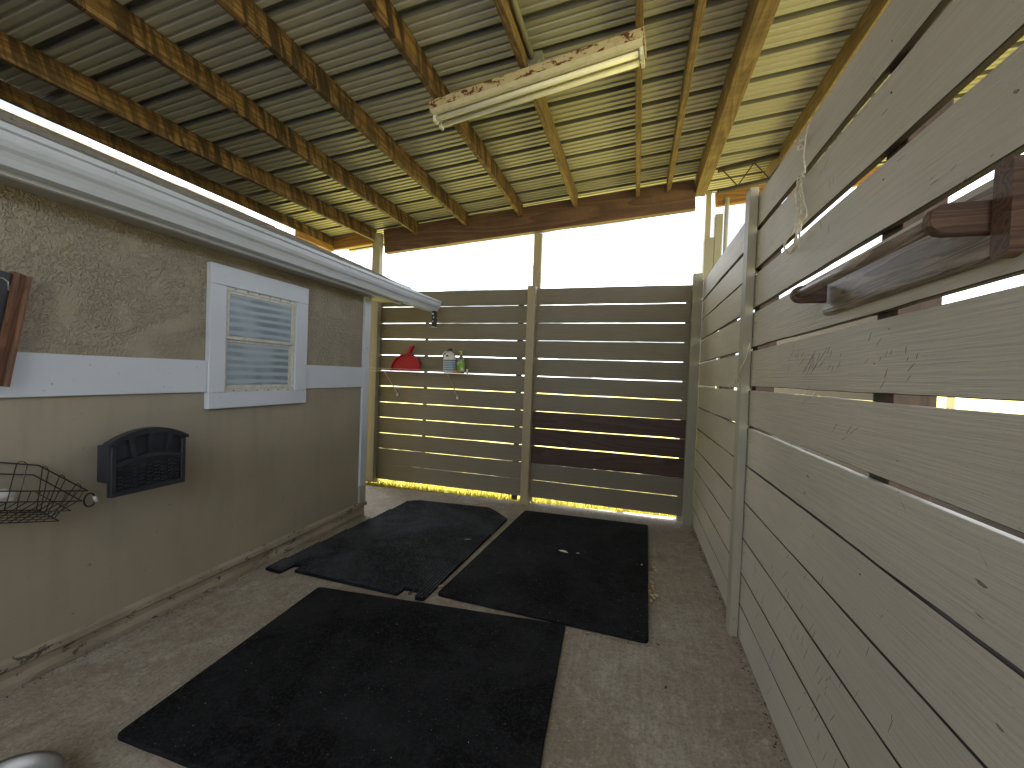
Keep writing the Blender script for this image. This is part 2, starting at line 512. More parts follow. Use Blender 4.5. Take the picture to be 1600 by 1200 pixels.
    # jug label
    m = NM('blue_jug_label')
    w = m.wave(16, 1.2, 2, 3, m.mapping((0, 0, 1), src=m.raw), 'BANDS', 'Z')
    m.col(m.mix(m.ramp(w, [(0.45, 0), (0.6, 1)]), (0.10, 0.20, 0.34), (0.42, 0.52, 0.62))).set(Roughness=0.4)
    M['label'] = m.m
    m = NM('green_bottle_label')
    m.col(m.mix(m.ramp(m.noise(14, 2), [(0.45, 0), (0.55, 1)]), (0.16, 0.42, 0.03), (0.62, 0.62, 0.42))).set(Roughness=0.4)
    M['green'] = m.m
    m = NM('clear_bottle_plastic')
    m.col((0.75, 0.76, 0.70)).set(Roughness=0.12)
    m.b.inputs['Transmission Weight'].default_value = 0.7
    M['clear'] = m.m
    # leaves
    m = NM('dry_leaf')
    m.col(m.mix(m.rnd, (0.46, 0.25, 0.13), (0.70, 0.55, 0.36))).set(Roughness=0.7)
    m.bump(m.noise(60, 3), 0.5, 0.002)
    M['leaf'] = m.m
    m = NM('pale_leaf')
    m.col((0.68, 0.65, 0.55)).set(Roughness=0.8)
    M['pale_leaf'] = m.m
    m = NM('grey_scratch')
    m.col(m.mix(m.noise(50, 2), (0.10, 0.10, 0.10), (0.30, 0.29, 0.26))).set(Roughness=0.7)
    M['scratch'] = m.m
    m = NM('plank_knot')
    m.col(m.mix(m.noise(160, 3), (0.06, 0.045, 0.03), (0.34, 0.31, 0.26))).set(Roughness=0.8)
    M['knot'] = m.m
    m = NM('dark_debris')
    m.col(m.mix(m.noise(40, 2), (0.03, 0.022, 0.015), (0.16, 0.10, 0.06))).set(Roughness=0.9)
    M['debris'] = m.m


build_special_mats()

# ------------------------------------------------------------------ mesh helpers
def link(name, verts, faces, mat, parent=None, loc=(0, 0, 0), smooth=False):
    me = bpy.data.meshes.new(name)
    me.from_pydata([tuple(v) for v in verts], [], faces)
    me.materials.append(mat)
    bm = bmesh.new()
    bm.from_mesh(me)
    bmesh.ops.recalc_face_normals(bm, faces=bm.faces)
    bm.to_mesh(me)
    bm.free()
    if smooth:
        for p in me.polygons:
            p.use_smooth = True
    o = bpy.data.objects.new(name, me)
    COL.objects.link(o)
    if parent:
        o.parent = parent
    o.location = loc
    return o


def empty(name, loc=(0, 0, 0)):
    o = bpy.data.objects.new(name, None)
    o.empty_display_size = 0.1
    COL.objects.link(o)
    o.location = loc
    return o


def tag(o, label=None, cat=None, group=None, kind=None):
    if label:
        o['label'] = label
    if cat:
        o['category'] = cat
    if group:
        o['group'] = group
    if kind:
        o['kind'] = kind
    return o


class MB:
    """collects shapes into one mesh"""
    def __init__(self):
        self.v, self.f = [], []

    def add(self, vs_, fs_):
        k = len(self.v)
        self.v += [Vector(v) for v in vs_]
        self.f += [tuple(i + k for i in f) for f in fs_]
        return self

    def box(self, a, b, c=0.0):
        x0, y0, z0 = a
        x1, y1, z1 = b
        if c <= 0:
            vs_ = [(x, y, z) for x in (x0, x1) for y in (y0, y1) for z in (z0, z1)]
            self.add(vs_, [(0, 1, 3, 2), (4, 6, 7, 5), (0, 4, 5, 1), (2, 3, 7, 6), (0, 2, 6, 4), (1, 5, 7, 3)])
            return self
        bm = bmesh.new()
        bmesh.ops.create_cube(bm, size=1)
        for v in bm.verts:
            v.co = Vector(((x0 + x1) / 2 + v.co.x * (x1 - x0), (y0 + y1) / 2 + v.co.y * (y1 - y0), (z0 + z1) / 2 + v.co.z * (z1 - z0)))
        bmesh.ops.bevel(bm, geom=bm.edges[:], offset=c, segments=1, affect='EDGES')
        bm.verts.ensure_lookup_table()
        self.add([v.co.copy() for v in bm.verts], [tuple(v.index for v in f.verts) for f in bm.faces])
        bm.free()
        return self

    def sweep(self, prof, stations, closed=True, cap=True):
        """prof: function(station)->list of points; stations: iterable"""
        rows = [prof(s) for s in stations]
        n = len(rows[0])
        vs_ = [p for r in rows for p in r]
        fs_ = []
        for i in range(len(rows) - 1):
            for j in range(n if closed else n - 1):
                a, b = i * n + j, i * n + (j + 1) % n
                fs_.append((a, b, b + n, a + n))
        if cap and closed:
            fs_.append(tuple(range(n)))
            fs_.append(tuple((len(rows) - 1) * n + j for j in reversed(range(n))))
        return self.add(vs_, fs_)

    def tube(self, pts, r, sides=8, closed=False, r_end=None):
        pts = [Vector(p) for p in pts]
        n = len(pts)
        rows = []
        up = None
        for i, p in enumerate(pts):
            if closed:
                t = pts[(i + 1) % n] - pts[i - 1]
            else:
                t = pts[min(i + 1, n - 1)] - pts[max(i - 1, 0)]
            t.normalize()
            if up is None:
                up = t.orthogonal().normalized()
            up = (up - t * up.dot(t))
            up = up.normalized() if up.length > 1e-6 else t.orthogonal().normalized()
            w = t.cross(up)
            rr = r if r_end is None else r + (r_end - r) * i / (n - 1)
            rows.append([p + (up * math.cos(2 * PI * k / sides) + w * math.sin(2 * PI * k / sides)) * rr for k in range(sides)])
        vs_ = [q for row in rows for q in row]
        fs_ = []
        m = n if closed else n - 1
        for i in range(m):
            for j in range(sides):
                a = i * sides + j
                b = i * sides + (j + 1) % sides
                c = ((i + 1) % n) * sides + (j + 1) % sides
                d = ((i + 1) % n) * sides + j
                fs_.append((a, b, c, d))
        if not closed:
            fs_.append(tuple(range(sides)))
            fs_.append(tuple((n - 1) * sides + j for j in reversed(range(sides))))
        return self.add(vs_, fs_)

    def lathe(self, prof, c=(0, 0, 0), seg=24, sx=1.0, sy_=1.0):
        rows = [[(c[0] + r * sx * math.cos(2 * PI * k / seg), c[1] + r * sy_ * math.sin(2 * PI * k / seg), c[2] + z) for k in range(seg)] for r, z in prof]
        vs_ = [p for r in rows for p in r]
        fs_ = []
        for i in range(len(rows) - 1):
            for k in range(seg):
                a, b = i * seg + k, i * seg + (k + 1) % seg
                fs_.append((a, b, b + seg, a + seg))
        fs_.append(tuple(range(seg)))
        fs_.append(tuple((len(rows) - 1) * seg + k for k in range(seg)))
        return self.add(vs_, fs_)

    def prism(self, poly, z0, z1, c=0.0):
        """vertical prism over a 2-D polygon with a chamfered top edge"""
        n = len(poly)
        if c > 0:
            area = sum(poly[i][0] * poly[(i + 1) % n][1] - poly[(i + 1) % n][0] * poly[i][1] for i in range(n))
            sgn = 1 if area > 0 else -1
            ins = []
            for i in range(n):
                p0, p1, p2 = Vector(poly[i - 1]), Vector(poly[i]), Vector(poly[(i + 1) % n])
                d1, d2 = (p1 - p0).normalized(), (p2 - p1).normalized()
                n1, n2 = Vector((-d1.y, d1.x)) * sgn, Vector((-d2.y, d2.x)) * sgn
                b = (n1 + n2)
                b = b / max(0.5, b.length_squared / 2) if b.length > 1e-4 else n1
                ins.append(p1 + b * c * 1.0)
            rings = [[(p[0], p[1], z0) for p in poly], [(p[0], p[1], z1 - c) for p in poly], [(p[0], p[1], z1) for p in ins]]
        else:
            rings = [[(p[0], p[1], z0) for p in poly], [(p[0], p[1], z1) for p in poly]]
        vs_ = [v for r in rings for v in r]
        fs_ = []
        for k in range(len(rings) - 1):
            for i in range(n):
                a, b = k * n + i, k * n + (i + 1) % n
                fs_.append((a, b, b + n, a + n))
        fs_.append(tuple(range(n)))
        fs_.append(tuple((len(rings) - 1) * n + i for i in range(n)))
        return self.add(vs_, fs_)

    def build(self, name, mat, parent=None, smooth=False):
        # object origin at the middle of the bottom of its bounds
        xs = [v.x for v in self.v]
        ys = [v.y for v in self.v]
        zs = [v.z for v in self.v]
        o0 = Vector(((min(xs) + max(xs)) / 2, (min(ys) + max(ys)) / 2, min(zs)))
        pl = parent.location.copy() if parent else Vector((0, 0, 0))
        q = parent
        while q and q.parent:
            q = q.parent
            pl += q.location
        o = link(name, [v - o0 for v in self.v], self.f, mat, parent, o0 - pl, smooth)
        return o


def plank(name, p0, p1, up, h, th, mat, parent=None, wob=0.0018, seg=22, shade_top=0.0, h1=None, shade_mat=None):
    """board from p0 to p1 (the middle of its end faces), height h along up, thickness th; edges wander a little"""
    p0, p1, up = Vector(p0), Vector(p1), Vector(up).normalized()
    L = (p1 - p0).length
    d = (p1 - p0) / L
    up = (up - d * up.dot(d)).normalized()
    w = up.cross(d)
    c = min(0.0022, th * 0.2)
    s1, s2 = random.uniform(0, 99), random.uniform(0, 99)
    rows = []
    for i in range(seg + 1):
        t = i / seg
        x = t * L - L / 2
        hh = h if h1 is None else h + (h1 - h) * t
        top = hh / 2 + wob * 2 * noise.noise(Vector((t * L * 2.6, s1, 0))) + wob * noise.noise(Vector((t * L * 14, s1, 3)))
        bot = -hh / 2 + wob * 2 * noise.noise(Vector((t * L * 2.6, s2, 5))) + wob * noise.noise(Vector((t * L * 14, s2, 3)))
        bow = wob * 1.3 * noise.noise(Vector((t * L * 1.2, s1 + s2, 1)))
        f, b = -th / 2 + bow, th / 2 + bow
        rows.append([(x, f, bot + c), (x, f, top - c), (x, f + c, top), (x, b - c, top), (x, b, top - c), (x, b, bot + c), (x, b - c, bot), (x, f + c, bot)])
    mb = MB()
    mb.sweep(lambda i: rows[i], range(seg + 1))
    R = Matrix(((d.x, w.x, up.x), (d.y, w.y, up.y), (d.z, w.z, up.z)))
    o = link(name, mb.v, mb.f, mat, parent)
    if shade_mat:  # backs, undersides and some top edges coloured dark to stand in for gap shade
        o.data.materials.append(shade_mat)
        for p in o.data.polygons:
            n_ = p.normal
            if n_.y > 0.3 or n_.z < -0.4 or (shade_top and n_.z > 0.4):
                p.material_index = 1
    mid = (p0 + p1) / 2
    if parent:
        q = parent
        while q:
            mid = mid - q.location
            q = q.parent
    o.matrix_local = Matrix.Translation(mid) @ R.to_4x4()
    return o


def px_ray(px, py):
    return CR * (px - 800) - CU * (py - 600) + CF * FOC


def at(px, py, ax, val):
    v = px_ray(px, py)
    i = 'xyz'.index(ax)
    return CPOS + v * ((val - CPOS[i]) / v[i])


# ================================================================== ground
g = MB()
g.add([(-400, -400, -0.035), (400, -400, -0.035), (400, 400, -0.035), (-400, 400, -0.035)], [(0, 1, 2, 3)])
o = g.build('ground', M['ground'])
tag(o, kind='structure')

# concrete slab cast in two strips, slightly broken far edge
def far_edge(x):
    return 4.17 + (x + 2.9) * 0.075 + 0.010 * noise.noise(Vector((x * 5, 0, 0)))
for xa, xb in ((-3.3, -1.8015), (-1.7985, 1.05)):
    s = MB()
    n_ = 40
    s.prism([(xa, -4.5)] + [(xa + (xb - xa) * i / n_, far_edge(xa + (xb - xa) * i / n_)) for i in range(n_ + 1)] + [(xb, -4.5)], -0.12, 0.0, 0.002)
    tag(s.build('concrete_floor', M['concrete']), kind='structure')
b = MB()
b.prism([(-14, -22), (-14, -4.5), (10, -4.5), (10, -22)], -0.10, -0.025)
tag(b.build('bounce_yard', M['bounce_grey']), kind='structure')  # unseen grey ground added behind the camera to bounce neutral light

# ================================================================== house on the left
HX = -2.40
house = empty('house', (HX - 3, 0, 0))
tag(house, 'low beige stucco house with white trim, gutter and one small window along the left side', 'house')
YB = -4.2
YC = 3.28
MB().box((-9.4, YB, 0.12), (HX, YC, 1.30)).build('lower_wall', M['panel'], house)
MB().box((-9.4, YB, 1.30), (HX, YC, 2.17)).build('upper_wall', M['stucco'], house)
# skirting and ledge
b = MB()
def ledge(y):
    j = 0.002 * noise.noise(Vector((0, y * 9, 0)))
    k = 0.003 * noise.noise(Vector((4, y * 21, 0)))
    return [(HX - 0.03, y, 0.094), (HX + 0.016 + k, y, 0.094), (HX + 0.022 + j, y, 0.104), (HX + 0.020 + j, y, 0.128), (HX + 0.002, y, 0.141), (HX - 0.03, y, 0.141)]
b.sweep(ledge, [YB + (YC + 0.03 - YB) * i / 140 for i in range(141)])
b.build('ledge', M['peel'], house)
b = MB()
def skirt(y):
    j = 0.004 * noise.noise(Vector((0, y * 7, 2)))
    k = 0.006 * noise.noise(Vector((0, y * 17, 7)))
    return [(HX - 0.03, y, 0.002), (HX + 0.004 + k, y, 0.002), (HX + 0.008 + j, y, 0.03), (HX + 0.002 + j, y, 0.06), (HX + 0.006, y, 0.093), (HX - 0.03, y, 0.093)]
b.sweep(skirt, [YB + (YC + 0.015 - YB) * i / 170 for i in range(171)])
b.build('skirting', M['peel'], house)
# white trim
plank('trim_board', (HX + 0.010, YB, 1.303), (HX + 0.010, 1.768, 1.303), (0, 0, 1), 0.183, 0.020, M['trim'], house, 0.0008)
plank('trim_board', (HX + 0.010, 2.513, 1.308), (HX + 0.010, 3.196, 1.308), (0, 0, 1), 0.180, 0.020, M['trim'], house, 0.0008)
plank('corner_board', (HX + 0.012, 3.240, 0.30), (HX + 0.012, 3.240, 2.13), (0, 1, 0), 0.088, 0.024, M['trim'], house, 0.0008)
plank('corner_board', (HX + 0.012, 3.240, 0.142), (HX + 0.012, 3.240, 0.298), (0, 1, 0), 0.088, 0.022, M['soffit'], house, 0.0008)
plank('corner_board', (HX - 0.05, YC + 0.011, 0.14), (HX - 0.05, YC + 0.011, 2.13), (1, 0, 0), 0.096, 0.020, M['trim'], house, 0.0008)

# window
wy0, wy1, wz0, wz1 = 1.770, 2.511, 1.112, 1.968
iy0, iy1, iz0, iz1 = 1.868, 2.402, 1.207, 1.850
win = MB().box((HX - 0.004, wy0, iz1), (HX + 0.034, wy1, wz1), 0.002).build('window', M['trim'], house)
win['label'] = 'small white window of two sashes'
MB().box((HX - 0.004, wy0, wz0), (HX + 0.034, wy1, iz0), 0.002).build('casing_board', M['trim'], win)
MB().box((HX - 0.004, wy0 + 0.001, iz0 + 0.001), (HX + 0.033, iy0, iz1 - 0.001), 0.002).build('casing_board', M['trim'], win)
MB().box((HX - 0.004, iy1, iz0 + 0.001), (HX + 0.033, wy1 - 0.001, iz1 - 0.001), 0.002).build('casing_board', M['trim'], win)
fr = MB()
for a, bb in (((iy0, iz0), (iy1, iz0 + 0.022)), ((iy0, iz1 - 0.022), (iy1, iz1)), ((iy0, iz0 + 0.022), (iy0 + 0.016, iz1 - 0.022)), ((iy1 - 0.016, iz0 + 0.022), (iy1, iz1 - 0.022))):
    fr.box((HX + 0.001, a[0], a[1]), (HX + 0.022, bb[0], bb[1]), 0.0015)
fr.build('frame', M['alu'], win)
zm = 1.533
def sash(z0, z1, x0, name):
    y0, y1 = iy0 + 0.017, iy1 - 0.017
    f = MB()
    f.box((x0, y0, z0), (x0 + 0.012, y1, z0 + 0.020), 0.001)
    f.box((x0, y0, z1 - 0.016), (x0 + 0.012, y1, z1), 0.001)
    f.box((x0, y0, z0 + 0.0205), (x0 + 0.012, y0 + 0.014, z1 - 0.0165), 0.001)
    f.box((x0, y1 - 0.016, z0 + 0.0205), (x0 + 0.012, y1, z1 - 0.0165), 0.001)
    f.build(name, M['alu'], win)
    MB().box((x0 + 0.004, y0 + 0.0145, z0 + 0.021), (x0 + 0.007, y1 - 0.0165, z1 - 0.017)).build('pane', M['glass'], win)
sash(zm, iz1 - 0.023, HX + 0.008, 'sash')
sash(iz0 + 0.023, zm - 0.001, HX - 0.006, 'sash')
scr = MB()
for k in range(6):
    for zz in (iz0 + 0.006, iz1 - 0.011):
        scr.box((HX + 0.0222, 1.93 + k * 0.083, zz), (HX + 0.0245, 1.938 + k * 0.083, zz + 0.006))
scr.build('screw', M['dark_steel'], win)['kind'] = 'stuff'
for k in range(15):
    z = iz0 + 0.03 + k * 0.041
    MB().add([(HX - 0.030, iy0 + 0.02, z), (HX - 0.030, iy1 - 0.02, z), (HX - 0.012, iy1 - 0.02, z + 0.030), (HX - 0.012, iy0 + 0.02, z + 0.030),
              (HX - 0.031, iy0 + 0.02, z + .001), (HX - 0.031, iy1 - 0.02, z + .001), (HX - 0.013, iy1 - 0.02, z + 0.031), (HX - 0.013, iy0 + 0.02, z + 0.031)],
             [(0, 1, 2, 3), (7, 6, 5, 4), (0, 4, 5, 1), (2, 6, 7, 3), (0, 3, 7, 4), (1, 5, 6, 2)]).build('blind_slat', M['blind'], win)
# the lower wall and upper wall are solid: cut the opening by a dark reveal box standing in a hole
def cut_hole(o, y0, y1, z0, z1, x0=HX - 0.10, x1=HX + 0.2):
    me = o.data
    ol = o.location + o.parent.location
    mt = bpy.data.meshes.new('tmp')
    c = MB().box((x0 - ol.x, y0 - ol.y, z0 - ol.z), (x1 - ol.x, y1 - ol.y, z1 - ol.z))
    mt.from_pydata([tuple(v) for v in c.v], [], c.f)
    co = bpy.data.objects.new('tmp', mt)
    COL.objects.link(co)
    co.location = ol
    md = o.modifiers.new('b', 'BOOLEAN')
    md.operation = 'DIFFERENCE'
    md.solver = 'EXACT'
    md.object = co
    bpy.context.view_layer.update()
    dg = bpy.context.evaluated_depsgraph_get()
    nm = bpy.data.meshes.new_from_object(o.evaluated_get(dg))
    o.modifiers.clear()
    o.data = nm
    bpy.data.objects.remove(co)
for ch in list(house.children):
    if ch.name in ('lower_wall', 'upper_wall'):
        cut_hole(ch, iy0 + 0.004, iy1 - 0.004, iz0 + 0.004, iz1 - 0.004)

# gutter, fascia, soffit
YG = 4.15
def gut(y):
    j = 0.0025 * noise.noise(Vector((0, y * 1.3, 0)))
    o_ = [(-2.205, 2.165), (-2.205, 2.046), (-2.148, 2.046), (-2.146, 2.052), (-2.139, 2.070), (-2.128, 2.088), (-2.113, 2.100), (-2.104, 2.118), (-2.100, 2.146), (-2.090, 2.152), (-2.090, 2.172), (-2.100, 2.176), (-2.104, 2.170)]
    i_ = [(-2.104, 2.150), (-2.107, 2.120), (-2.116, 2.104), (-2.131, 2.092), (-2.142, 2.073), (-2.150, 2.050), (-2.202, 2.050), (-2.202, 2.165)]
    return [(x + j, y, z + j) for x, z in o_ + i_]
b = MB()
b.sweep(gut, [YB + (YG - YB) * i / 60 for i in range(61)])
b.build('gutter', M['gutter'], house)
MB().add([(-2.205, YG - 0.004, 2.165), (-2.205, YG - 0.004, 2.046), (-2.148, YG - 0.004, 2.046), (-2.113, YG - 0.004, 2.100), (-2.100, YG - 0.004, 2.146), (-2.090, YG - .004, 2.172),
          (-2.205, YG, 2.165), (-2.205, YG, 2.046), (-2.148, YG, 2.046), (-2.113, YG, 2.100), (-2.100, YG, 2.146), (-2.090, YG, 2.172)],
         [(0, 1, 2, 3, 4, 5), (11, 10, 9, 8, 7, 6), (0, 6, 7, 1), (1, 7, 8, 2), (2, 8, 9, 3), (3, 9, 10, 4), (4, 10, 11, 5), (5, 11, 6, 0)]).build('gutter_end', M['gutter'], house)
for y in (0.45, 1.15, 1.85, 2.6, 3.3, 3.9):
    MB().box((-2.200, y, 2.1665), (-2.096, y + 0.018, 2.1685)).box((-2.0895, y + 0.004, 2.150), (-2.0865, y + 0.012, 2.160)).build('gutter_hanger', M['galv'], house)
MB().box((-2.232, YB, 2.030), (-2.206, 3.52, 2.185), 0.001).build('fascia', M['gutter'], house)
MB().box((HX - 0.02, YB, 2.048), (-2.233, 3.50, 2.062)).build('soffit', M['soffit'], house)
# downspout stub at the gutter's end
ds = MB()
ds.box((-2.128, 4.00, 1.865), (-2.088, 4.05, 2.045), 0.003)
o = ds.build('downspout', M['black_plastic'], house)
ds2 = MB().box((-2.129, 3.9975, 1.865), (-2.087, 4.0525, 1.873)).box((-2.118, 3.9972, 1.925), (-2.106, 3.9995, 1.940)).box((-2.112, 3.9972, 1.965), (-2.098, 3.9995, 1.978)).box((-2.126, 3.9972, 2.005), (-2.104, 3.9995, 2.020))
ds2.build('paint_patch', M['jug_white'], o)['kind'] = 'stuff'
# roof: shingle courses
def roof_z(x):
    return 2.188 + 0.42 * (-2.125 - x)
rf = MB()
YR = 3.55
rf.add([(-2.20, YB, roof_z(-2.20) - 0.012), (-2.20, YR, roof_z(-2.20) - 0.012), (-6.0, YR, roof_z(-6.0) - 0.012), (-6.0, YB, roof_z(-6.0) - 0.012), (-9.8, YB, roof_z(-2.2) - .012), (-9.8, YR, roof_z(-2.2) - .012),
        (-2.20, YB, roof_z(-2.20) - 0.03), (-2.20, YR, roof_z(-2.20) - 0.03), (-6.0, YR, roof_z(-6.0) - 0.03), (-6.0, YB, roof_z(-6.0) - 0.03), (-9.8, YB, roof_z(-2.2) - .03), (-9.8, YR, roof_z(-2.2) - .03)],
       [(0, 1, 2, 3), (3, 2, 5, 4), (6, 9, 8, 7), (9, 10, 11, 8), (0, 6, 7, 1), (4, 5, 11, 10), (1, 7, 8, 2), (2, 8, 11, 5), (0, 3, 9, 6), (3, 4, 10, 9)])
roof = rf.build('roof', M['dark_steel'], house)
ge = MB()
for yy in (YC - 0.02,):
    ge.add([(-2.42, yy, 2.171), (-9.38, yy, 2.171), (-6.0, yy, roof_z(-6) - 0.04), (-2.42, yy + 0.018, 2.171), (-9.38, yy + 0.018, 2.171), (-6.0, yy + 0.018, roof_z(-6) - 0.04)], [(0, 1, 2), (5, 4, 3), (0, 3, 4, 1), (1, 4, 5, 2), (2, 5, 3, 0)])
ge.build('gable', M['stucco'], house)
x = -2.125
k = 0
while x > -5.98:
    b = MB()
    yy = YB + (k % 3) * 0.11
    while yy < YR:
        y2 = min(yy + 0.325, YR + 0.0)
        dx = random.choice((0, 0, 0.006, -0.006)) + (0.05 if random.random() < 0.35 and k else 0)
        xa, xb = x + min(dx, .01), x - 0.155
        za, zb = roof_z(x) + 0.004, roof_z(xb) + 0.0
        if y2 - yy > 0.02:
            b.add([(xa, yy, za), (xa, y2 - 0.004, za), (xb, y2 - 0.004, zb), (xb, yy, zb), (xa, yy, za - 0.008), (xa, y2 - 0.004, za - 0.008), (xb, y2 - 0.004, zb - 0.008), (xb, yy, zb - 0.008)],
                  [(0, 1, 2, 3), (7, 6, 5, 4), (0, 4, 5, 1), (1, 5, 6, 2), (2, 6, 7, 3), (3, 7, 4, 0)])
        yy = y2
    b.build('shingle_course', M['shingle'], roof)
    x -= 0.142
    k += 1

# ================================================================== far fence
FY = 4.30
ZB = [2.322, 2.141, 1.947, 1.757, 1.564, 1.374, 1.189, 0.998, 0.811, 0.619, 0.430, 0.245, 0.058]
fence = empty('plank_fence', (-1.2, FY, 0))
tag(fence, 'tall taupe plank fence at the far end, with three bare brown planks', 'fence')
gapl = [.006, .006, .008, .009, .009, .007, .004, .005, .008, .004, .002, 0.0]
gapr = [.008, .006, .007, .008, .008, .008, .004, .008, .010, .002, .005, 0.0]
for i in range(12):
    zt, zb = ZB[i], ZB[i + 1]
    h = zt - zb - gapl[i]
    zc = zt - h / 2
    t0 = random.uniform(-0.004, 0.004)
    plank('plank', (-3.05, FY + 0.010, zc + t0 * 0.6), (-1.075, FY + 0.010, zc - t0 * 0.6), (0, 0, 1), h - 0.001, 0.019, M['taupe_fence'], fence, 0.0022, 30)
    h = zt - zb - gapr[i]
    zc = zt - h / 2
    t0 = random.uniform(-0.003, 0.003)
    br = i in (7, 8, 9)
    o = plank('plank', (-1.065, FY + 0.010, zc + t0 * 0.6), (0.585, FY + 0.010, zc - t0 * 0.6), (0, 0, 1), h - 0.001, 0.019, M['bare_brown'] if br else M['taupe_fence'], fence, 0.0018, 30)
    if br:
        o['label'] = 'bare dark brown plank'
# battens behind
for x0, w in ((-1.215, 0.06), (-2.36, 0.03), (0.50, 0.08), (-3.02, 0.09)):
    plank('back_batten', (x0, FY + 0.040, 0.002 if w > .05 else .06), (x0, FY + 0.040, 2.30), (1, 0, 0), w, 0.036, M['bare_brown'] if w < .07 else M['taupe_cover'], fence)
# nails
nl = MB()
for i in range(12):
    for x0 in (-1.155, -1.135, 0.46, -0.985, -2.90):
        for q in (0.05, 0.13):
            z = ZB[i + 1] + q + random.uniform(-.01, .01)
            xx = x0 + random.uniform(-.008, .008)
            nl.box((xx - .003, FY - 0.0012, z - .003), (xx + .003, FY + .002, z + .003))
nl.build('nail', M['dark_steel'], fence)['kind'] = 'stuff'

def post(name, x0, x1, y0, y1, z0, z1, mat, label, cat='post', group=None):
    b = MB().box((x0, y0, z0), (x1, y1, z1), 0.004)
    # tiny lean / taper for life
    zc = z1 - z0
    for v in b.v:
        v.x += 0.0035 * noise.noise(Vector((x0, v.z * 2, 1)))
    o = b.build(name, mat)
    return tag(o, label, cat, group)

post('fence_post', -1.118, -1.030, 4.208, 4.297, 0.0, 2.335, M['post_wood'], 'unpainted tan post standing before the middle of the far fence')
post('support_post', -1.100, -1.012, 4.330, 4.385, 0.0, 2.925, M['post_wood'], 'slim post rising above the far fence to the beam at its middle')
post('fence_post', 0.505, 0.592, 4.215, 4.297, 0.0, 2.410, M['taupe_post'], 'taupe painted post in the corner of far fence and plank wall')
post('corner_post', -3.125, -3.040, 4.305, 4.395, 0.0, 2.93, M['post_wood'], 'beige post behind the house corner carrying the left end of the beam')
post('corner_post', -3.034, -2.965, 4.225, 4.297, 0.03, 3.02, M['taupe_post'], 'narrow grey brown post just right of the beige post behind the house corner')
post('shed_post', 0.605, 0.690, 4.335, 4.425, 0.0, 2.78, M['taupe_post'], 'painted grey post with a cut top beside the far end of the plank wall')
post('shed_post', 0.6925, 0.760, 4.335, 4.425, 0.0, 3.00, M['taupe_post'], 'taller painted board post right of the cut post above the plank wall')
b = MB()
b.sweep(lambda t: [(0.605 + 0.0 * t, 4.34, 2.62 + t * 0.62), (0.650, 4.34, 2.60 + t * 0.62), (0.650, 4.40, 2.60 + t * 0.62), (0.605, 4.40, 2.62 + t * 0.62)], (0.165, 1.0))
tag(b.build('brace_board', M['post_wood']), 'short tan board running up from the cut post to the big yellow beam', 'brace')
b = MB()
b.tube([(0.80, 4.42, 0.0), (0.80, 4.42, 3.18)], 0.020, 12)
tag(b.build('steel_pipe_post', M['conduit']), 'thin grey steel pipe post standing behind the far end of the plank wall', 'post')

# ================================================================== right plank wall
WX = 0.60
wall_r = empty('plank_wall', (WX, 1.5, 0))
tag(wall_r, 'high taupe wall of wide horizontal planks with open gaps along the right side', 'wall')
NZ = [(2.385, 2.212), (2.186, 1.992), (1.962, 1.784), (1.757, 1.573), (1.552, 1.363), (1.341, 1.154), (1.137, 0.9375), (0.9345, 0.7395), (0.7365, 0.543), (0.540, 0.352), (0.349, 0.182), (0.180, 0.004)]
for i, (zt, zb) in enumerate(NZ):
    h = zt - zb
    zc = (zt + zb) / 2
    m = M['taupe_near']
    # boards end a few mm apart from each other at the joint behind the cover post
    t0 = random.uniform(-0.003, 0.003)
    plank('plank', (WX + 0.011, 2.505, zc), (WX + 0.011, -2.0, zc + t0), (0, 0, 1), h - (0.0010 if i >= 7 else 0), 0.021, m, wall_r, 0.0016, 60, shade_mat=M['dark_plank'], shade_top=1.0 if i >= 7 else 0.0)
FZ = [(2.345, 2.168), (2.150, 1.976), (1.972, 1.786), (1.768, 1.570), (1.552, 1.350), (1.336, 1.142), (1.134, 0.935), (0.932, 0.734), (0.731, 0.541), (0.538, 0.345), (0.342, 0.170), (0.168, 0.004)]
for i, (zt, zb) in enumerate(FZ):
    h = zt - zb
    zc = (zt + zb) / 2
    plank('plank', (WX + 0.011, 4.33, zc), (WX + 0.011, 2.512, zc), (0, 0, 1), h - (0.0010 if i >= 6 else 0), 0.021, M['taupe_wall'], wall_r, 0.0018, 36, h1=h + (0.0 if i != 1 else -0.010), shade_mat=M['dark_plank'], shade_top=1.0 if i >= 6 else 0.0)
for y0 in (2.45, 1.25, 0.05, -1.2, 3.35):
    plank('back_post', (WX + 0.068, y0 + .045, 0.0), (WX + 0.068, y0 + .045, 2.32), (0, 1, 0), 0.089, 0.089, M['bare_brown'], wall_r)
plank('cover_post', (0.5765, 2.505, 0.0), (0.5765, 2.505, 2.425), (0, 1, 0), 0.088, 0.042, M['taupe_cover'], wall_r, 0.0012)
nl = MB()
for (zt, zb) in NZ:
    for y0 in (2.43, 1.30, 0.10):
        for q in (0.045, 0.13):
            if y0 < 2 and random.random() < 0.72:
                continue
            z = zb + q + random.uniform(-.012, .012)
            yy = y0 + random.uniform(-.02, .02)
            nl.box((WX - 0.0008, yy - .002, z - .002), (WX + .002, yy + .002, z + .002))
nl.build('nail', M['dark_steel'], wall_r)['kind'] = 'stuff'

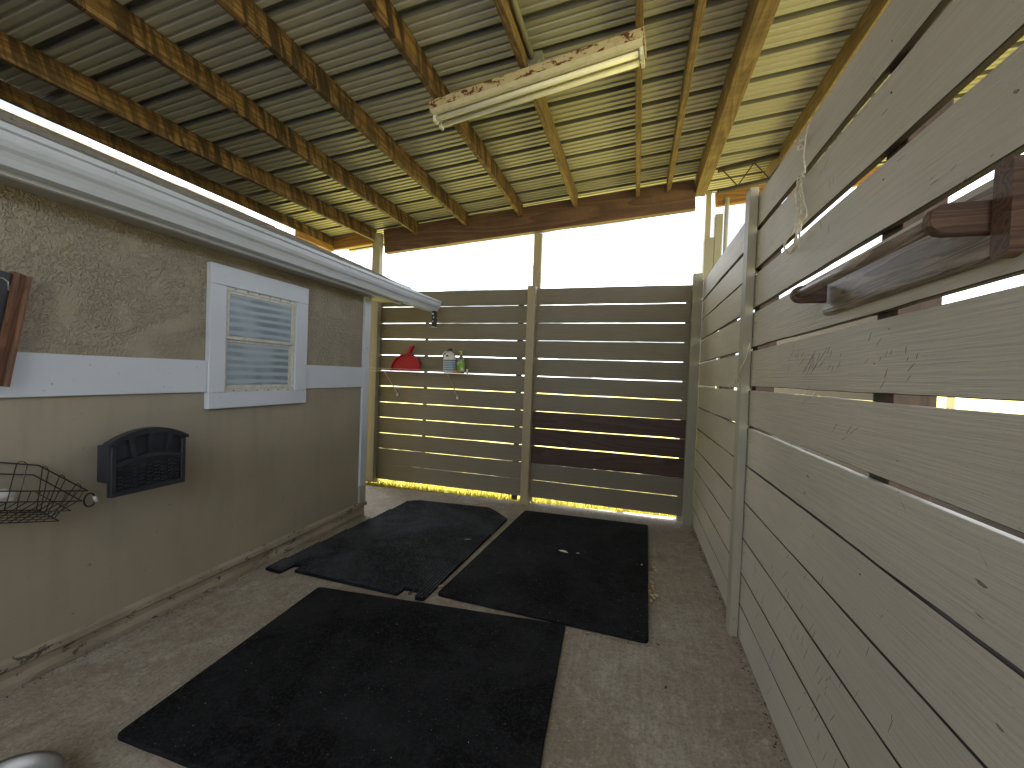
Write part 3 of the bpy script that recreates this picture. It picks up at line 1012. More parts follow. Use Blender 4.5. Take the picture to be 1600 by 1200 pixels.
# ================================================================== roof of the shelter
def zr(x):
    return 3.352 + 0.086 * x
shelter = empty('shelter_roof', (0, 1, 3.35))
tag(shelter, 'lean-to roof of cream ribbed steel sheets over the stall, seen from below', 'roof')
RIB = 0.2385
def sheet_profile(y0, n):
    """underside profile (y, dz) of a sheet of n major ribs, each rising 28 mm"""
    p = []
    for k in range(n):
        c = y0 + k * RIB
        p += [(c - 0.026, 0), (c - 0.019, 0.032), (c + 0.019, 0.032), (c + 0.026, 0)]
        for q in (0.27, 0.50, 0.73):
            m_ = c + q * RIB
            p += [(m_ - 0.013, 0), (m_ - 0.009, 0.0075), (m_ + 0.009, 0.0075), (m_ + 0.013, 0)]
    p.append((y0 + n * RIB - 0.0255, 0))
    return p
yy = 2.62 - 18 * RIB
k = 0
while yy < 4.7:
    pr = sheet_profile(yy, 4)
    if yy + 4 * RIB > 4.86:
        pr = [p for p in pr if p[0] < 4.86]
    lift = 0.0
    b = MB()
    def prof(x, pr=pr):
        lo = [(x, y, zr(x) + dz) for y, dz in pr]
        hi = [(x, y, zr(x) + dz + 0.002) for y, dz in reversed(pr)]
        return lo + hi
    b.sweep(prof, (-3.86, 2.75))
    so = b.build('roof_sheet', M['roof'], shelter)
    so.data.materials.append(M['rib_grey'])  # major rib channels in a darker grey than the sheet
    for p in so.data.polygons:
        c_ = p.center + so.location + shelter.location
        if len(p.vertices) == 4 and c_.z - zr(c_.x) > 0.010:
            p.material_index = 1
    yy += 4 * RIB
    k += 1

def purlin(xn, xf, mat, label, yn=-1.6, yf=4.298, h=0.138, w=0.038, drop=0.0, hanger=True):
    """one roof joist from near to far; xn is its place abeam y=1.5"""
    sl = (xf - xn) / (4.3 - 1.5)
    x0 = xf + sl * (yn - 4.3)
    za = zr(x0 + 0) - h / 2 - 0.002 - drop - 0.086 * w / 2
    zb = zr(xf) - h / 2 - 0.002 - drop - 0.086 * w / 2
    o = plank('roof_joist', (x0, yn, za), (xf, yf, zb), (0, 0, 1), h, w, mat, None, 0.0012, 44)
    tag(o, label, 'joist', 'roof joists under the steel sheets')
    if hanger:
        hb = MB()
        zz = zb - h / 2
        s = 1
        hb.box((xf + w / 2 + 0.001, yf - 0.050, zz - 0.003), (xf + w / 2 + 0.0035, yf - 0.001, zz + 0.10))
        hb.box((xf - w / 2 - 0.0035, yf - 0.050, zz - 0.003), (xf - w / 2 - 0.001, yf - 0.001, zz + 0.10))
        hb.box((xf - w / 2 - 0.0035, yf - 0.050, zz - 0.006), (xf + w / 2 + 0.0035, yf - 0.001, zz - 0.0031))
        hb.box((xf + w / 2 + 0.0037, yf - 0.004, zz - 0.003), (xf + w / 2 + 0.030, yf - 0.001, zz + 0.09))
        ho = link('joist_hanger', [], [], M['galv'], None)
        me = bpy.data.meshes.new('joist_hanger')
        mw = o.matrix_local.inverted()
        me.from_pydata([tuple(mw @ v) for v in hb.v], [], hb.f)
        me.materials.append(M['galv'])
        ho.data = me
        ho.parent = o
    return o

purlin(-3.72, -3.72, M['purlin'], 'outermost roof joist at left, above the strip of daylight over the house', h=0.100, hanger=False, yf=4.31)
purlin(-3.235, -3.085, M['purlin'], 'second roof joist from the left, tiger striped, ending at the beige post')
purlin(-2.515, -2.515, M['purlin'], 'third roof joist from the left, tiger striped, crossing above the window')
purlin(-1.905, -1.885, M['purlin'], 'roof joist with bold tiger stripes just left of the lamp end')
purlin(-1.275, -1.250, M['purlin'], 'roof joist carrying the left end of the rusty lamp')
jm = purlin(-0.700, -0.655, M['purlin_clean'], 'roof joist crossing the middle of the rusty lamp, with a grey conduit along it')
purlin(-0.052, -0.036, M['purlin_clean'], 'roof joist carrying the right end of the rusty lamp')
purlin(0.243, 0.250, M['purlin_clean'], 'roof joist between the lamp and the big yellow beam')
purlin(1.150, 1.160, M['purlin_clean'], 'roof joist beyond the plank wall, right of the big yellow beam', yf=4.9, hanger=False)
purlin(1.750, 1.750, M['purlin_clean'], 'roof joist seen only through the gaps of the plank wall', yf=4.9, hanger=False)
purlin(2.350, 2.350, M['purlin_clean'], 'last roof joist at the right edge of the roof', yf=4.9, hanger=False)
# extra short board under outermost joist
o = plank('roof_joist', (-3.725, 3.74, 2.892), (-3.725, 4.315, 2.892), (0, 0, 1), 0.070, 0.038, M['orange_pine'], None, 0.001)
tag(o, 'short orange pine board under the outermost joist above the shingles', 'board')
# big beam along the right
o = plank('roof_beam', (0.548, -1.6, 3.297), (0.548, 4.40, 3.297), (0, 0, 1), 0.185, 0.098, M['purlin_clean'], None, 0.0015, 44)
tag(o, 'thick yellow brown beam running over the top of the plank wall to the far corner post', 'beam')
# header beam at the far end
o = plank('header_beam', (-2.960, 4.342, 2.800 + 0.1425), (0.497, 4.342, 3.056 + 0.1425), (0, 0, 1), 0.283, 0.080, M['beam'], None, 0.0012, 40)
tag(o, 'long red brown header beam across the far end above the fence', 'beam')
hb = MB().box((0.478, 4.285, 3.07), (0.496, 4.300, 3.31), 0.001)
MBo = hb.build('end_bracket', M['dark_steel'], None)
MBo.parent = o
MBo.matrix_parent_inverse = o.matrix_local.inverted()
o = plank('header_beam', (-3.80, 4.345, 2.955), (-3.13, 4.345, 3.005), (0, 0, 1), 0.15, 0.05, M['orange_pine'], None, 0.001)
tag(o, 'short orange header piece between outermost joist and the beige post', 'beam')
o = plank('header_beam', (0.70, 4.46, 3.185), (2.75, 4.46, 3.35), (0, 0, 1), 0.135, 0.05, M['orange_pine'], None, 0.001)
tag(o, 'orange brown header beam behind the steel truss beyond the plank wall', 'beam')
# conduit with box on the middle joist
cb = MB()
cb.tube([(-0.662, -1.6, zr(-0.66) - 0.060), (-0.648, 2.33, zr(-0.65) - 0.060)], 0.017, 10)
co = cb.build('conduit_pipe', M['conduit'], None, True)
MB().box((-0.672, 2.33, zr(-0.65) - 0.125), (-0.585, 2.42, zr(-0.65) - 0.030), 0.003).build('junction_box', M['galv'], co)
tag(co, 'grey conduit pipe running along the middle roof joist to a junction box at the lamp', 'conduit')

# steel truss beyond the wall
tr = MB()
TY = 4.12
def ch(x, top):
    return (3.315 if top else 3.120) + 0.175 * (x - 0.65) * 0.95
def bar(b, p0, p1, w, h):
    p0, p1 = Vector(p0), Vector(p1)
    b.sweep(lambda t: [p0.lerp(p1, t) + Vector(q) for q in ((0, -w, -h), (0, w, -h), (0, w, h), (0, -w, h))], (0, 1))
bar(tr, (0.66, TY, ch(0.66, 1)), (2.8, TY, ch(2.8, 1)), 0.025, 0.016)
tro = tr.build('steel_truss', M['dark_steel'])
tag(tro, 'thin dark steel truss with zigzag web under the roof beyond the plank wall', 'truss')
b = MB()
bar(b, (0.66, TY, ch(0.66, 0)), (2.8, TY, ch(2.8, 0)), 0.022, 0.013)
b.build('lower_chord', M['dark_steel'], tro)
x = 0.70
up = True
while x < 2.7:
    b = MB()
    b.tube([(x, TY, ch(x, up) + (-.014 if up else .010)), (x + 0.125, TY, ch(x + 0.125, not up) + (.010 if up else -.014))], 0.0055, 6)
    b.build('web_bar', M['dark_steel'], tro)
    x += 0.125
    up = not up
    if up:
        pass

# ================================================================== lamp
LA = Vector((-1.305, 2.335, 3.088))
LB = Vector((-0.028, 2.200, 3.176))
ldir = (LB - LA).normalized()
ln = Vector((0, 0, 1)).cross(ldir).normalized()      # towards +y
lup = ldir.cross(ln)
LL = (LB - LA).length
def lp(s, n, u):
    return LA + ldir * s + ln * n + lup * u
def lbox(b, s0, s1, n0, n1, u0, u1):
    b.add([lp(s, n, u) for s in (s0, s1) for n in (n0, n1) for u in (u0, u1)], [(0, 1, 3, 2), (4, 6, 7, 5), (0, 4, 5, 1), (2, 3, 7, 6), (0, 2, 6, 4), (1, 5, 7, 3)])
b = MB()
W_ = 0.155
hw = [(0.0, 0.0), (0.0, -0.052), (0.004, -0.056), (W_ - 0.004, -0.056), (W_, -0.052), (W_, 0.0)]
b.sweep(lambda s: [lp(s, n, u) for n, u in hw], [0, LL])
lamp = b.build('ceiling_lamp', M['rusty'])
tag(lamp, 'long rusty fluorescent ceiling lamp with two unlit tubes hung across the joists', 'lamp')
b = MB()
rp_ = [(-0.006, -0.0565), (0.012, -0.074), (0.030, -0.078), (0.052, -0.066), (W_ / 2, -0.080), (W_ - 0.052, -0.066), (W_ - 0.030, -0.078), (W_ - 0.012, -0.074), (W_ + 0.006, -0.0565)]
b.sweep(lambda s: [lp(s, n, u) for n, u in rp_], [0.004, LL - 0.004])
b.build('reflector', M['reflector'], lamp)
for n in (0.045, W_ - 0.045):
    b = MB()
    b.tube([lp(0.03, n, -0.096), lp(LL - 0.03, n, -0.096)], 0.0155, 14)
    t = b.build('tube', M['tube_glass'], lamp, True)
    for s0 in (0.004, LL - 0.022):
        b = MB()
        lbox(b, s0, s0 + 0.018, n - 0.018, n + 0.018, -0.118, -0.070)
        b.build('socket', M['jug_white'], t)
b = MB()
lbox(b, -0.004, 0.0, 0.0, W_, -0.075, 0.0)
b.build('end_plate', M['rusty'], lamp)
b = MB()
lbox(b, LL, LL + 0.004, 0.0, W_, -0.075, 0.0)
b.build('end_plate', M['rusty'], lamp)

# ================================================================== mats
def P2(p):
    return (p[0], p[1])
def rounded(poly, r=0.02, n=3):
    out = []
    m_ = len(poly)
    for i in range(m_):
        p0, p1, p2 = Vector(poly[i - 1]), Vector(poly[i]), Vector(poly[(i + 1) % m_])
        a = p1 + (p0 - p1).normalized() * min(r, (p0 - p1).length * .4)
        c = p1 + (p2 - p1).normalized() * min(r, (p2 - p1).length * .4)
        for k in range(n + 1):
            t = k / n
            out.append(tuple((1 - t) ** 2 * a + 2 * t * (1 - t) * p1 + t * t * c))
    return out
def wavy(poly, step=0.05, amp=0.002):
    out = []
    n = len(poly)
    for i in range(n):
        a, b_ = Vector(poly[i]), Vector(poly[(i + 1) % n])
        L_ = (b_ - a).length
        m_ = max(1, int(L_ / step))
        d = (b_ - a).normalized()
        nn = Vector((-d.y, d.x))
        for k in range(m_):
            q = a.lerp(b_, k / m_)
            q = q + nn * amp * noise.noise(Vector((q.x * 9, q.y * 9, 0)))
            out.append(tuple(q))
    return out
TH = 0.019
b = MB().prism(wavy(rounded([(-1.000, 3.985), (0.186, 4.035), (0.130, 2.225), (-1.108, 2.262)], 0.03)), 0.001, TH, 0.004)
tag(b.build('rubber_mat', M['rubber']), 'right one of the plain black rubber mats, with a pale dry leaf on it', 'mat', 'black rubber mats on the floor')
b = MB().prism(wavy(rounded([(-1.824, 2.078), (-0.303, 2.222), (-0.238, 1.02), (-1.752, 0.996)], 0.025)), 0.001, TH, 0.004)
tag(b.build('rubber_mat', M['rubber']), 'nearest and largest plain black rubber mat, cut off by the bottom of the photo', 'mat', 'black rubber mats on the floor')
rib = [(-2.330, 2.150), (-2.195, 2.140), (-2.185, 2.250), (-2.130, 2.268), (-2.128, 2.190), (-1.328, 2.176), (-1.320, 2.250), (-1.226, 2.250), (-1.210, 2.174), (-1.150, 2.180),
       (-1.092, 3.680), (-1.232, 3.820), (-1.361, 3.925), (-2.120, 3.862), (-2.215, 3.800)]
b = MB().prism(rounded(rib, 0.012, 2), 0.0012, 0.017, 0.003)
rm = b.build('ribbed_mat', M['rubber_rib'])
tag(rm, 'ribbed black rubber mat with notched near corners and clipped far corners, beside the house', 'mat', 'black rubber mats on the floor')
def clip_y(poly, x):
    ys = []
    n = len(poly)
    for i in range(n):
        (xa, ya), (xb, yb) = poly[i], poly[(i + 1) % n]
        if (xa - x) * (xb - x) < 0:
            ys.append(ya + (yb - ya) * (x - xa) / (xb - xa))
    return sorted(ys)
b = MB()
x = -2.318
while x < -1.10:
    ys = clip_y(rib, x)
    for a, c in zip(ys[::2], ys[1::2]):
        a += 0.008
        c -= 0.008
        if c - a > 0.02:
            b.sweep(lambda y: [(x - 0.0060, y, 0.0172), (x - 0.0042, y, 0.0225), (x + 0.0042, y, 0.0225), (x + 0.0060, y, 0.0172)], (a, c))
    x += 0.0205
ro = b.build('ridges', M['rubber_ridge'], rm)
ro['kind'] = 'stuff'

# ================================================================== leaves and debris on the floor
def leaf_obj(px, py, L_, W2, rot, mat, label, group=None, z=0.002, curl=0.25, cat='leaf'):
    c = at(px, py, 'z', z)
    b = MB()
    n = 6
    rows = []
    for i in range(n + 1):
        t = i / n
        w = W2 * math.sin(PI * min(0.98, max(0.03, t))) ** 0.8
        xx = (t - 0.5) * L_
        zz = curl * L_ * (4 * (t - 0.5) ** 2) * 0.5
        for s_ in (-1, 0, 1):
            yy_ = s_ * w / 2
            zed = zz + abs(s_) * w * 0.35
            rows.append((xx * math.cos(rot) - yy_ * math.sin(rot) + c.x, xx * math.sin(rot) + yy_ * math.cos(rot) + c.y, z + zed))
    fs = []
    for i in range(n):
        for j in range(2):
            a = i * 3 + j
            fs.append((a, a + 1, a + 4, a + 3))
    vs2 = [(x_, y_, z_ + 0.0009) for x_, y_, z_ in rows]
    k_ = len(rows)
    fs2 = [tuple(i + k_ for i in reversed(f)) for f in fs]
    b.add(rows + vs2, fs + fs2)
    o = b.build('dry_leaf' if cat == 'leaf' else 'twig', mat)
    return tag(o, label, cat, group)
LG = 'dry leaves along the mat edges'
rng = random.Random(3)
for i, (px, py) in enumerate([(1020, 917), (1026, 925), (1018, 931), (1022, 936), (1017, 941), (1019, 903), (1017, 896), (1022, 888), (1024, 893), (1016, 875), (1021, 922), (1015, 925), (1025, 932), (1019, 912)]):
    leaf_obj(px, py, rng.uniform(0.026, 0.046), rng.uniform(0.014, 0.024), rng.uniform(0, PI), M['leaf'], 'small curled brown leaf in the pile against the right edge of the right mat', LG, 0.002 + rng.uniform(0, 0.006), 0.5)
leaf_obj(880, 863, 0.080, 0.030, -0.25, M['pale_leaf'], 'pale dry leaf lying alone on the right rubber mat', z=0.0205, curl=0.12)
leaf_obj(903, 865, 0.028, 0.012, -0.2, M['pale_leaf'], 'pale leaf tip just right of the big pale leaf on the right mat', z=0.0205, curl=0.12)
leaf_obj(731, 843, 0.060, 0.008, 0.35, M['pale_leaf'], 'thin pale straw lying on the ribbed mat', z=0.0225, curl=0.05, cat='twig')
leaf_obj(689, 917, 0.045, 0.022, 1.0, M['leaf'], 'orange brown leaf between ribbed mat and right mat', z=0.003)
leaf_obj(1028, 1008, 0.022, 0.008, 2.6, M['debris'], 'dark leaf scrap on concrete right of the right mat corner', z=0.002)
leaf_obj(1040, 1075, 0.018, 0.010, 1.2, M['debris'], 'dark leaf scrap alone on the concrete below the right mat', z=0.002)
leaf_obj(885, 990, 0.030, 0.014, 1.4, M['leaf'], 'brown leaf at the corner where big mat and right mat meet', z=0.002)
leaf_obj(918, 989, 0.026, 0.006, 0.3, M['pale_leaf'], 'pale straw under the near edge of the right mat', z=0.002, cat='twig')
leaf_obj(1003, 820 + 63, 0.020, 0.014, 0.7, M['pale_leaf'], 'small pale fleck near the right edge of the right mat', z=0.0205)
leaf_obj(1198, 1102, 0.030, 0.020, 1.1, M['debris'], 'dark clump of dirt at the foot of the plank wall', z=0.003)
# crumbs
b = MB()
def crumb(x_, y_, s_, z_=0.001):
    a = rng.uniform(0, PI)
    l, w = s_, s_ * rng.uniform(0.25, 0.8)
    dx, dy = math.cos(a), math.sin(a)
    pts_ = [(x_ + dx * l, y_ + dy * l, z_ + s_ * 0.3), (x_ - dy * w, y_ + dx * w, z_), (x_ - dx * l, y_ - dy * l, z_ + s_ * 0.2), (x_ + dy * w, y_ - dx * w, z_)]
    top = (x_, y_, z_ + s_ * 0.5)
    b.add(pts_ + [top], [(0, 1, 4), (1, 2, 4), (2, 3, 4), (3, 0, 4), (3, 2, 1, 0)])
for _ in range(260):
    y_ = rng.uniform(0.6, 4.35)
    crumb(0.592 - abs(rng.gauss(0, 0.014)), y_, rng.uniform(0.0015, 0.009) * (1.5 if rng.random() < .1 else 1))
for _ in range(180):
    y_ = rng.uniform(2.25, 3.7)
    xe = 0.130 + (y_ - 2.225) * 0.031
    crumb(xe + 0.006 + abs(rng.gauss(0, 0.013)), y_, rng.uniform(0.001, 0.005))
for _ in range(90):
    crumb(rng.uniform(-0.2, 0.13), 2.215 - abs(rng.gauss(0, 0.012)), rng.uniform(0.001, 0.005))
for _ in range(200):
    crumb(rng.uniform(-2.3, 0.58), rng.uniform(0.7, 4.3), rng.uniform(0.0008, 0.003))
for _ in range(260):
    crumb(HX + 0.012 + abs(rng.gauss(0, 0.014)), rng.uniform(0.5, 3.3), rng.uniform(0.001, 0.006))
tag(b.build('floor_debris', M['debris']), 'scattered crumbs of dirt and leaf on the concrete floor', 'debris', kind='stuff')
b = MB()
for _ in range(70):
    c_ = rng.choice(((-1.0, 0.15, 2.3, 3.95), (-1.7, -0.35, 1.1, 2.1)))
    crumb(rng.uniform(c_[0], c_[1]), rng.uniform(c_[2], c_[3]), rng.uniform(0.001, 0.0028), 0.0195)
tag(b.build('mat_flecks', M['pale_leaf']), 'tiny pale flecks of chaff on the black mats', 'debris', kind='stuff')

# floor anchor ring seen in the ribbed mat notch
b = MB()
c = at(641, 927, 'z', 0.003)
b.tube([(c.x + 0.012 * math.cos(a), c.y + 0.012 * math.sin(a), 0.003) for a in [k * PI / 6 for k in range(12)]], 0.002, 6, True)
tag(b.build('washer', M['dark_steel']), 'small dark ring on the concrete in the notch of the ribbed mat', 'washer')

# steel bowl
bw = MB()
bc = at(46, 1222, 'z', 0.06)
R0 = 0.140
prof_ = [(R0 * 0.55, 0.0), (R0 * 0.80, 0.012), (R0 * 0.95, 0.060), (R0, 0.085), (R0 + 0.012, 0.088), (R0 + 0.012, 0.091), (R0 - 0.002, 0.090), (R0 * 0.92, 0.060), (R0 * 0.76, 0.016), (R0 * 0.5, 0.006)]
bw.lathe(prof_, (-1.745, 0.688, 0.001), 48)
tag(bw.build('metal_bowl', M['bowl'], None, True), 'stainless steel bowl on the floor at the bottom left corner', 'bowl')

# ================================================================== wire shelf with its things
SZ = 1.372
sh = empty('wire_shelf', (-2.3, 4.29, SZ))
tag(sh, 'thin wire shelf on two slanting brackets fixed to the far fence', 'shelf')
for name, y, z in (('front_wire', 4.045, SZ + 0.030), ('front_wire', 4.045, SZ - 0.002), ('rear_wire', 4.285, SZ), ('middle_wire', 4.165, SZ - 0.003)):
    MB().tube([(-3.0, y, z), (-1.705, y, z)], 0.0030, 6).build(name, M['white_wire'], sh)
b = MB()
x = -2.99
while x < -1.70:
    b.tube([(x, 4.285, SZ + 0.003), (x, 4.045, SZ + 0.003)], 0.0012, 4)
    x += 0.0254
b.build('cross_wires', M['white_wire'], sh)['kind'] = 'stuff'
for x in (-2.99, -2.53, -1.708):
    MB().tube([(x, 4.045, SZ + 0.030), (x, 4.045, SZ - 0.002)], 0.003, 6).build('upright', M['white_wire'], sh)
for x0, x1 in ((-2.73, -2.70), (-1.94, -1.92)):
    o = MB().tube([(x0, 4.050, SZ - 0.006), (x1, 4.288, SZ - 0.262)], 0.0055, 8).build('bracket', M['white_wire'], sh)
    MB().box((x1 - 0.012, 4.282, SZ - 0.290), (x1 + 0.012, 4.297, SZ - 0.248), 0.003).build('foot', M['jug_white'], o)
MB().box((-1.715, 4.030, SZ - 0.01), (-1.700, 4.055, SZ + 0.055), 0.003).build('end_cap', M['jug_white'], sh)

# dustpan leaning on the fence
pan = MB()
n = 28
cx_, w_, h_ = -2.548, 0.190, 0.205
out = []
for k in range(n + 1):
    a = PI * k / n
    out.append((w_ * math.cos(a), h_ * math.sin(a) ** 0.85))
def lean(u, v, d):
    # v up the pan, d out of its face (towards the camera)
    return Vector((cx_ + u, 4.20 + v * 0.22 - d, SZ + 0.008 + v))
rings = []
for sc_, d in ((1.0, 0.0), (1.0, 0.030), (0.955, 0.030), (0.93, 0.008)):
    rings.append([lean(u * sc_, v * sc_ + (0 if sc_ == 1 else 0.0), d) for u, v in out])
vs_, fs_ = [], []
for r_ in rings:
    vs_ += r_
m_ = n + 1
for r in range(3):
    for k in range(n):
        a = r * m_ + k
        fs_.append((a, a + 1, a + 1 + m_, a + m_))
fs_.append(tuple(range(m_)))
fs_.append(tuple(3 * m_ + k for k in reversed(range(m_))))
pan.add(vs_, fs_)
for r in range(3):
    pan.f.append((r * m_, (r + 1) * m_, (r + 1) * m_ + n, r * m_ + n))
dp = pan.build('dustpan', M['red'])
tag(dp, 'dark red dustpan leaning upright against the far fence on the wire shelf', 'dustpan')
hd = MB()
hd.sweep(lambda t: [lean(t * 0.045 + 0.005 + q[0] * (1 - 0.15 * t), 0.185 + t * 0.115, q[1]) for q in ((-0.026, 0.0), (-0.020, 0.028), (0.020, 0.028), (0.026, 0.0))], [0, 0.15, 0.5, 1.0])
hd.build('handle', M['red'], dp)
rb = MB()
rb.sweep(lambda t: [lean(t * 0.045 + 0.005 + q[0], 0.195 + t * 0.095, q[1]) for q in ((-0.010, 0.0285), (-0.006, 0.034), (0.006, 0.034), (0.010, 0.0285))], [0, 1.0])
rb.build('handle_rib', M['red'], dp)

# jug
jx, jy = -1.965, 4.145
j = MB()
j.lathe([(0.066, 0.0), (0.072, 0.006), (0.072, 0.155), (0.066, 0.182), (0.050, 0.212), (0.030, 0.232), (0.020, 0.238), (0.020, 0.246)], (jx, jy, SZ + 0.005), 28, 1.0, 0.72)
jo = j.build('bleach_jug', M['jug_white'], None, True)
tag(jo, 'white plastic jug with blue label and navy cap on the wire shelf', 'jug')
MB().lathe([(0.0735, 0.020), (0.0738, 0.024), (0.0738, 0.140), (0.0735, 0.143)], (jx, jy, SZ + 0.005), 28, 1.0, 0.725).build('label', M['label'], jo)
MB().lathe([(0.0742, 0.139), (0.0742, 0.146)], (jx, jy, SZ + 0.005), 28, 1.0, 0.73).build('label_band', M['navy'], jo)
MB().lathe([(0.025, 0.246), (0.026, 0.249), (0.025, 0.268), (0.022, 0.270)], (jx, jy, SZ + 0.005), 20).build('cap', M['navy'], jo)
MB().tube([(jx - 0.022, jy - 0.02, SZ + 0.243), (jx - 0.050, jy - 0.040, SZ + 0.232), (jx - 0.058, jy - 0.055, SZ + 0.205), (jx - 0.046, jy - 0.056, SZ + 0.178)], 0.009, 10).build('handle', M['jug_white'], jo, True)
MB().box((jx - .020, jy - 0.0545, SZ + 0.185), (jx + 0.008, jy - 0.0515, SZ + 0.202), 0.001).build('printed_mark', M['navy'], jo)
# pump bottle
bx, by = -1.838, 4.165
j = MB()
j.lathe([(0.036, 0.0), (0.040, 0.005), (0.040, 0.150), (0.034, 0.170), (0.016, 0.188), (0.014, 0.200)], (bx, by, SZ + 0.005), 24, 1.15, 0.8)
bo = j.build('pump_bottle', M['clear'], None, True)
tag(bo, 'clear plastic bottle with green label and yellow top right beside the white jug', 'bottle')
MB().lathe([(0.0408, 0.035), (0.0410, 0.038), (0.0410, 0.125), (0.0408, 0.128)], (bx, by, SZ + 0.005), 24, 1.15, 0.8).build('label', M['green'], bo)
MB().lathe([(0.017, 0.200), (0.018, 0.203), (0.017, 0.222), (0.008, 0.226), (0.006, 0.240)], (bx, by, SZ + 0.005), 16).box((bx - 0.030, by - .008, SZ + 0.245), (bx + 0.012, by + 0.008, SZ + 0.257), 0.003).build('pump_head', M['pump'], bo)
# soap tray
b = MB().box((-1.885, 4.055, SZ + 0.005), (-1.795, 4.105, SZ + 0.034), 0.010)
tag(b.build('soap_bar', M['orange'], None, True), 'orange bar of soap in front of the clear bottle on the wire shelf', 'soap')

# ================================================================== black wall box
BX = -2.235
y0, y1 = 1.232, 1.548
ym = (y0 + y1) / 2
def arch(y, base, rise):
    t = (y - ym) / ((y1 - y0) / 2)
    return base + rise * (1 - t * t)
b = MB()
b.box((HX + 0.001, 1.275, 0.800), (BX - 0.012, 1.510, 0.975), 0.004)
wb = b.build('wall_mailbox', M['black_plastic'])
tag(wb, 'black plastic box with arched top and woven pattern on the house wall', 'wall box')
# face plate with arched top
N = 20
ys = [y0 + (y1 - y0) * i / N for i in range(N + 1)]
def arch_solid(ys_, zlo, zhi, x0, x1):
    b_ = MB()
    b_.sweep(lambda y: [(x0, y, zlo(y)), (x1, y, zlo(y)), (x1, y, zhi(y)), (x0, y, zhi(y))], ys_)
    return b_
arch_solid(ys, lambda y: 0.757, lambda y: arch(y, 0.995, 0.048), BX - 0.012, BX).build('face_plate', M['black_plastic'], wb)
ysc = [y0 - 0.012 + (y1 - y0 + 0.024) * i / N for i in range(N + 1)]
arch_solid(ysc, lambda y: arch(y, 0.996, 0.048), lambda y: arch(y, 1.011, 0.048), BX - 0.020, BX + 0.020).build('cornice', M['black_plastic'], wb)
arch_solid(ysc[1:-1], lambda y: arch(y, 0.984, 0.048), lambda y: arch(y, 0.9955, 0.048), BX + 0.0005, BX + 0.018).build('moulding', M['black_plastic'], wb)
arch_solid(ys[1:-1], lambda y: arch(y, 0.882, 0.036), lambda y: arch(y, 0.900, 0.036), BX + 0.0005, BX + 0.018).build('moulding', M['black_plastic'], wb)
MB().box((BX + 0.0005, y0, 0.757), (BX + 0.016, y1, 0.780), 0.002).build('moulding', M['black_plastic'], wb)
MB().box((BX + 0.0005, y0, 0.781), (BX + 0.017, y0 + 0.020, 0.99), 0.002).build('side_strip', M['black_plastic'], wb)
MB().box((BX + 0.0005, y1 - 0.020, 0.781), (BX + 0.017, y1, 0.99), 0.002).build('side_strip', M['black_plastic'], wb)
# keystone bars between four panels
for k in range(1, 4):
    yc = y0 + 0.02 + (y1 - y0 - 0.04) * k / 4
    lo = arch(yc, 0.900, 0.036) + .0005
    hi = arch(yc, 0.984, 0.048) - .0005
    sk = (yc - ym) * 0.25
    MB().add([(BX + .0005, yc - 0.008, lo), (BX + .0005, yc + 0.008, lo), (BX + .0005, yc + 0.010 + sk, hi), (BX + .0005, yc - 0.010 + sk, hi),
              (BX + .017, yc - 0.008, lo), (BX + .017, yc + 0.008, lo), (BX + .017, yc + 0.010 + sk, hi), (BX + .017, yc - 0.010 + sk, hi)],
             [(0, 1, 2, 3), (7, 6, 5, 4), (0, 4, 5, 1), (1, 5, 6, 2), (2, 6, 7, 3), (3, 7, 4, 0)]).build('panel_bar', M['black_plastic'], wb)
wv = MB()
for c_ in range(9):
    for r_ in range(6):
        yy_ = y0 + 0.036 + c_ * 0.0305
        zz_ = 0.792 + r_ * 0.0165 + (0.008 if c_ % 2 else 0)
        if zz_ + 0.012 < arch(yy_, 0.880, 0.036):
            wv.box((BX + 0.0005, yy_ - 0.012, zz_ - 0.005), (BX + 0.013, yy_ + 0.012, zz_ + 0.0055), 0.004)
        if zz_ + 0.02 < arch(yy_, 0.880, 0.036) and c_ < 8:
            wv.box((BX + 0.0004, yy_ + 0.0135, 0.783 + r_ * 0.0165), (BX + 0.005, yy_ + 0.0175, 0.797 + r_ * 0.0165))
wv.build('woven_relief', M['black_plastic'], wb)['kind'] = 'stuff'

# ================================================================== wire basket and clip
def lerp(a, b_, t):
    return a + (b_ - a) * t
A0, A1, A2 = at(-90, 716, 'x', -2.385), at(60, 727, 'x', -2.385), at(137, 767, 'x', -2.325)
F0, F2 = at(-90, 768, 'x', -2.13), at(137, 767.5, 'x', -2.325)
dn = Vector((0, 0, -0.045))
A0d, A1d, A2d = at(-90, 738, 'x', -2.385), at(52, 742, 'x', -2.385), at(128, 783, 'x', -2.325)
F0d = at(-90, 786, 'x', -2.13)
Bb0, Bb1, Bf1, Bf0 = at(-110, 800, 'x', -2.36), at(60, 797, 'x', -2.36), at(92, 814, 'x', -2.27), at(-110, 822, 'x', -2.17)
bk = MB()
bk.tube([F0, A0, A1, A2, F0], 0.0030, 6)
bko = bk.build('wire_basket', M['black_wire'])
tag(bko, 'black wire basket hanging askew on the house wall at the left border', 'basket')
MB().tube([F0d, A0d, A1d, A2d, F0d], 0.0026, 6).build('lower_rim', M['black_wire'], bko)
MB().tube([Bb0, Bb1, Bf1, Bf0, Bb0], 0.0024, 6).build('base_rim', M['black_wire'], bko)
def arc_wire(p, q, base_p, base_q):
    top = (p + q) / 2 + Vector((0, 0, 0.010))
    return [base_p, lerp(base_p, p, .5), p, lerp(p, top, 0.6) + Vector((0, 0, .004)), top, lerp(q, top, 0.6) + Vector((0, 0, .004)), q, lerp(base_q, q, .5), base_q]
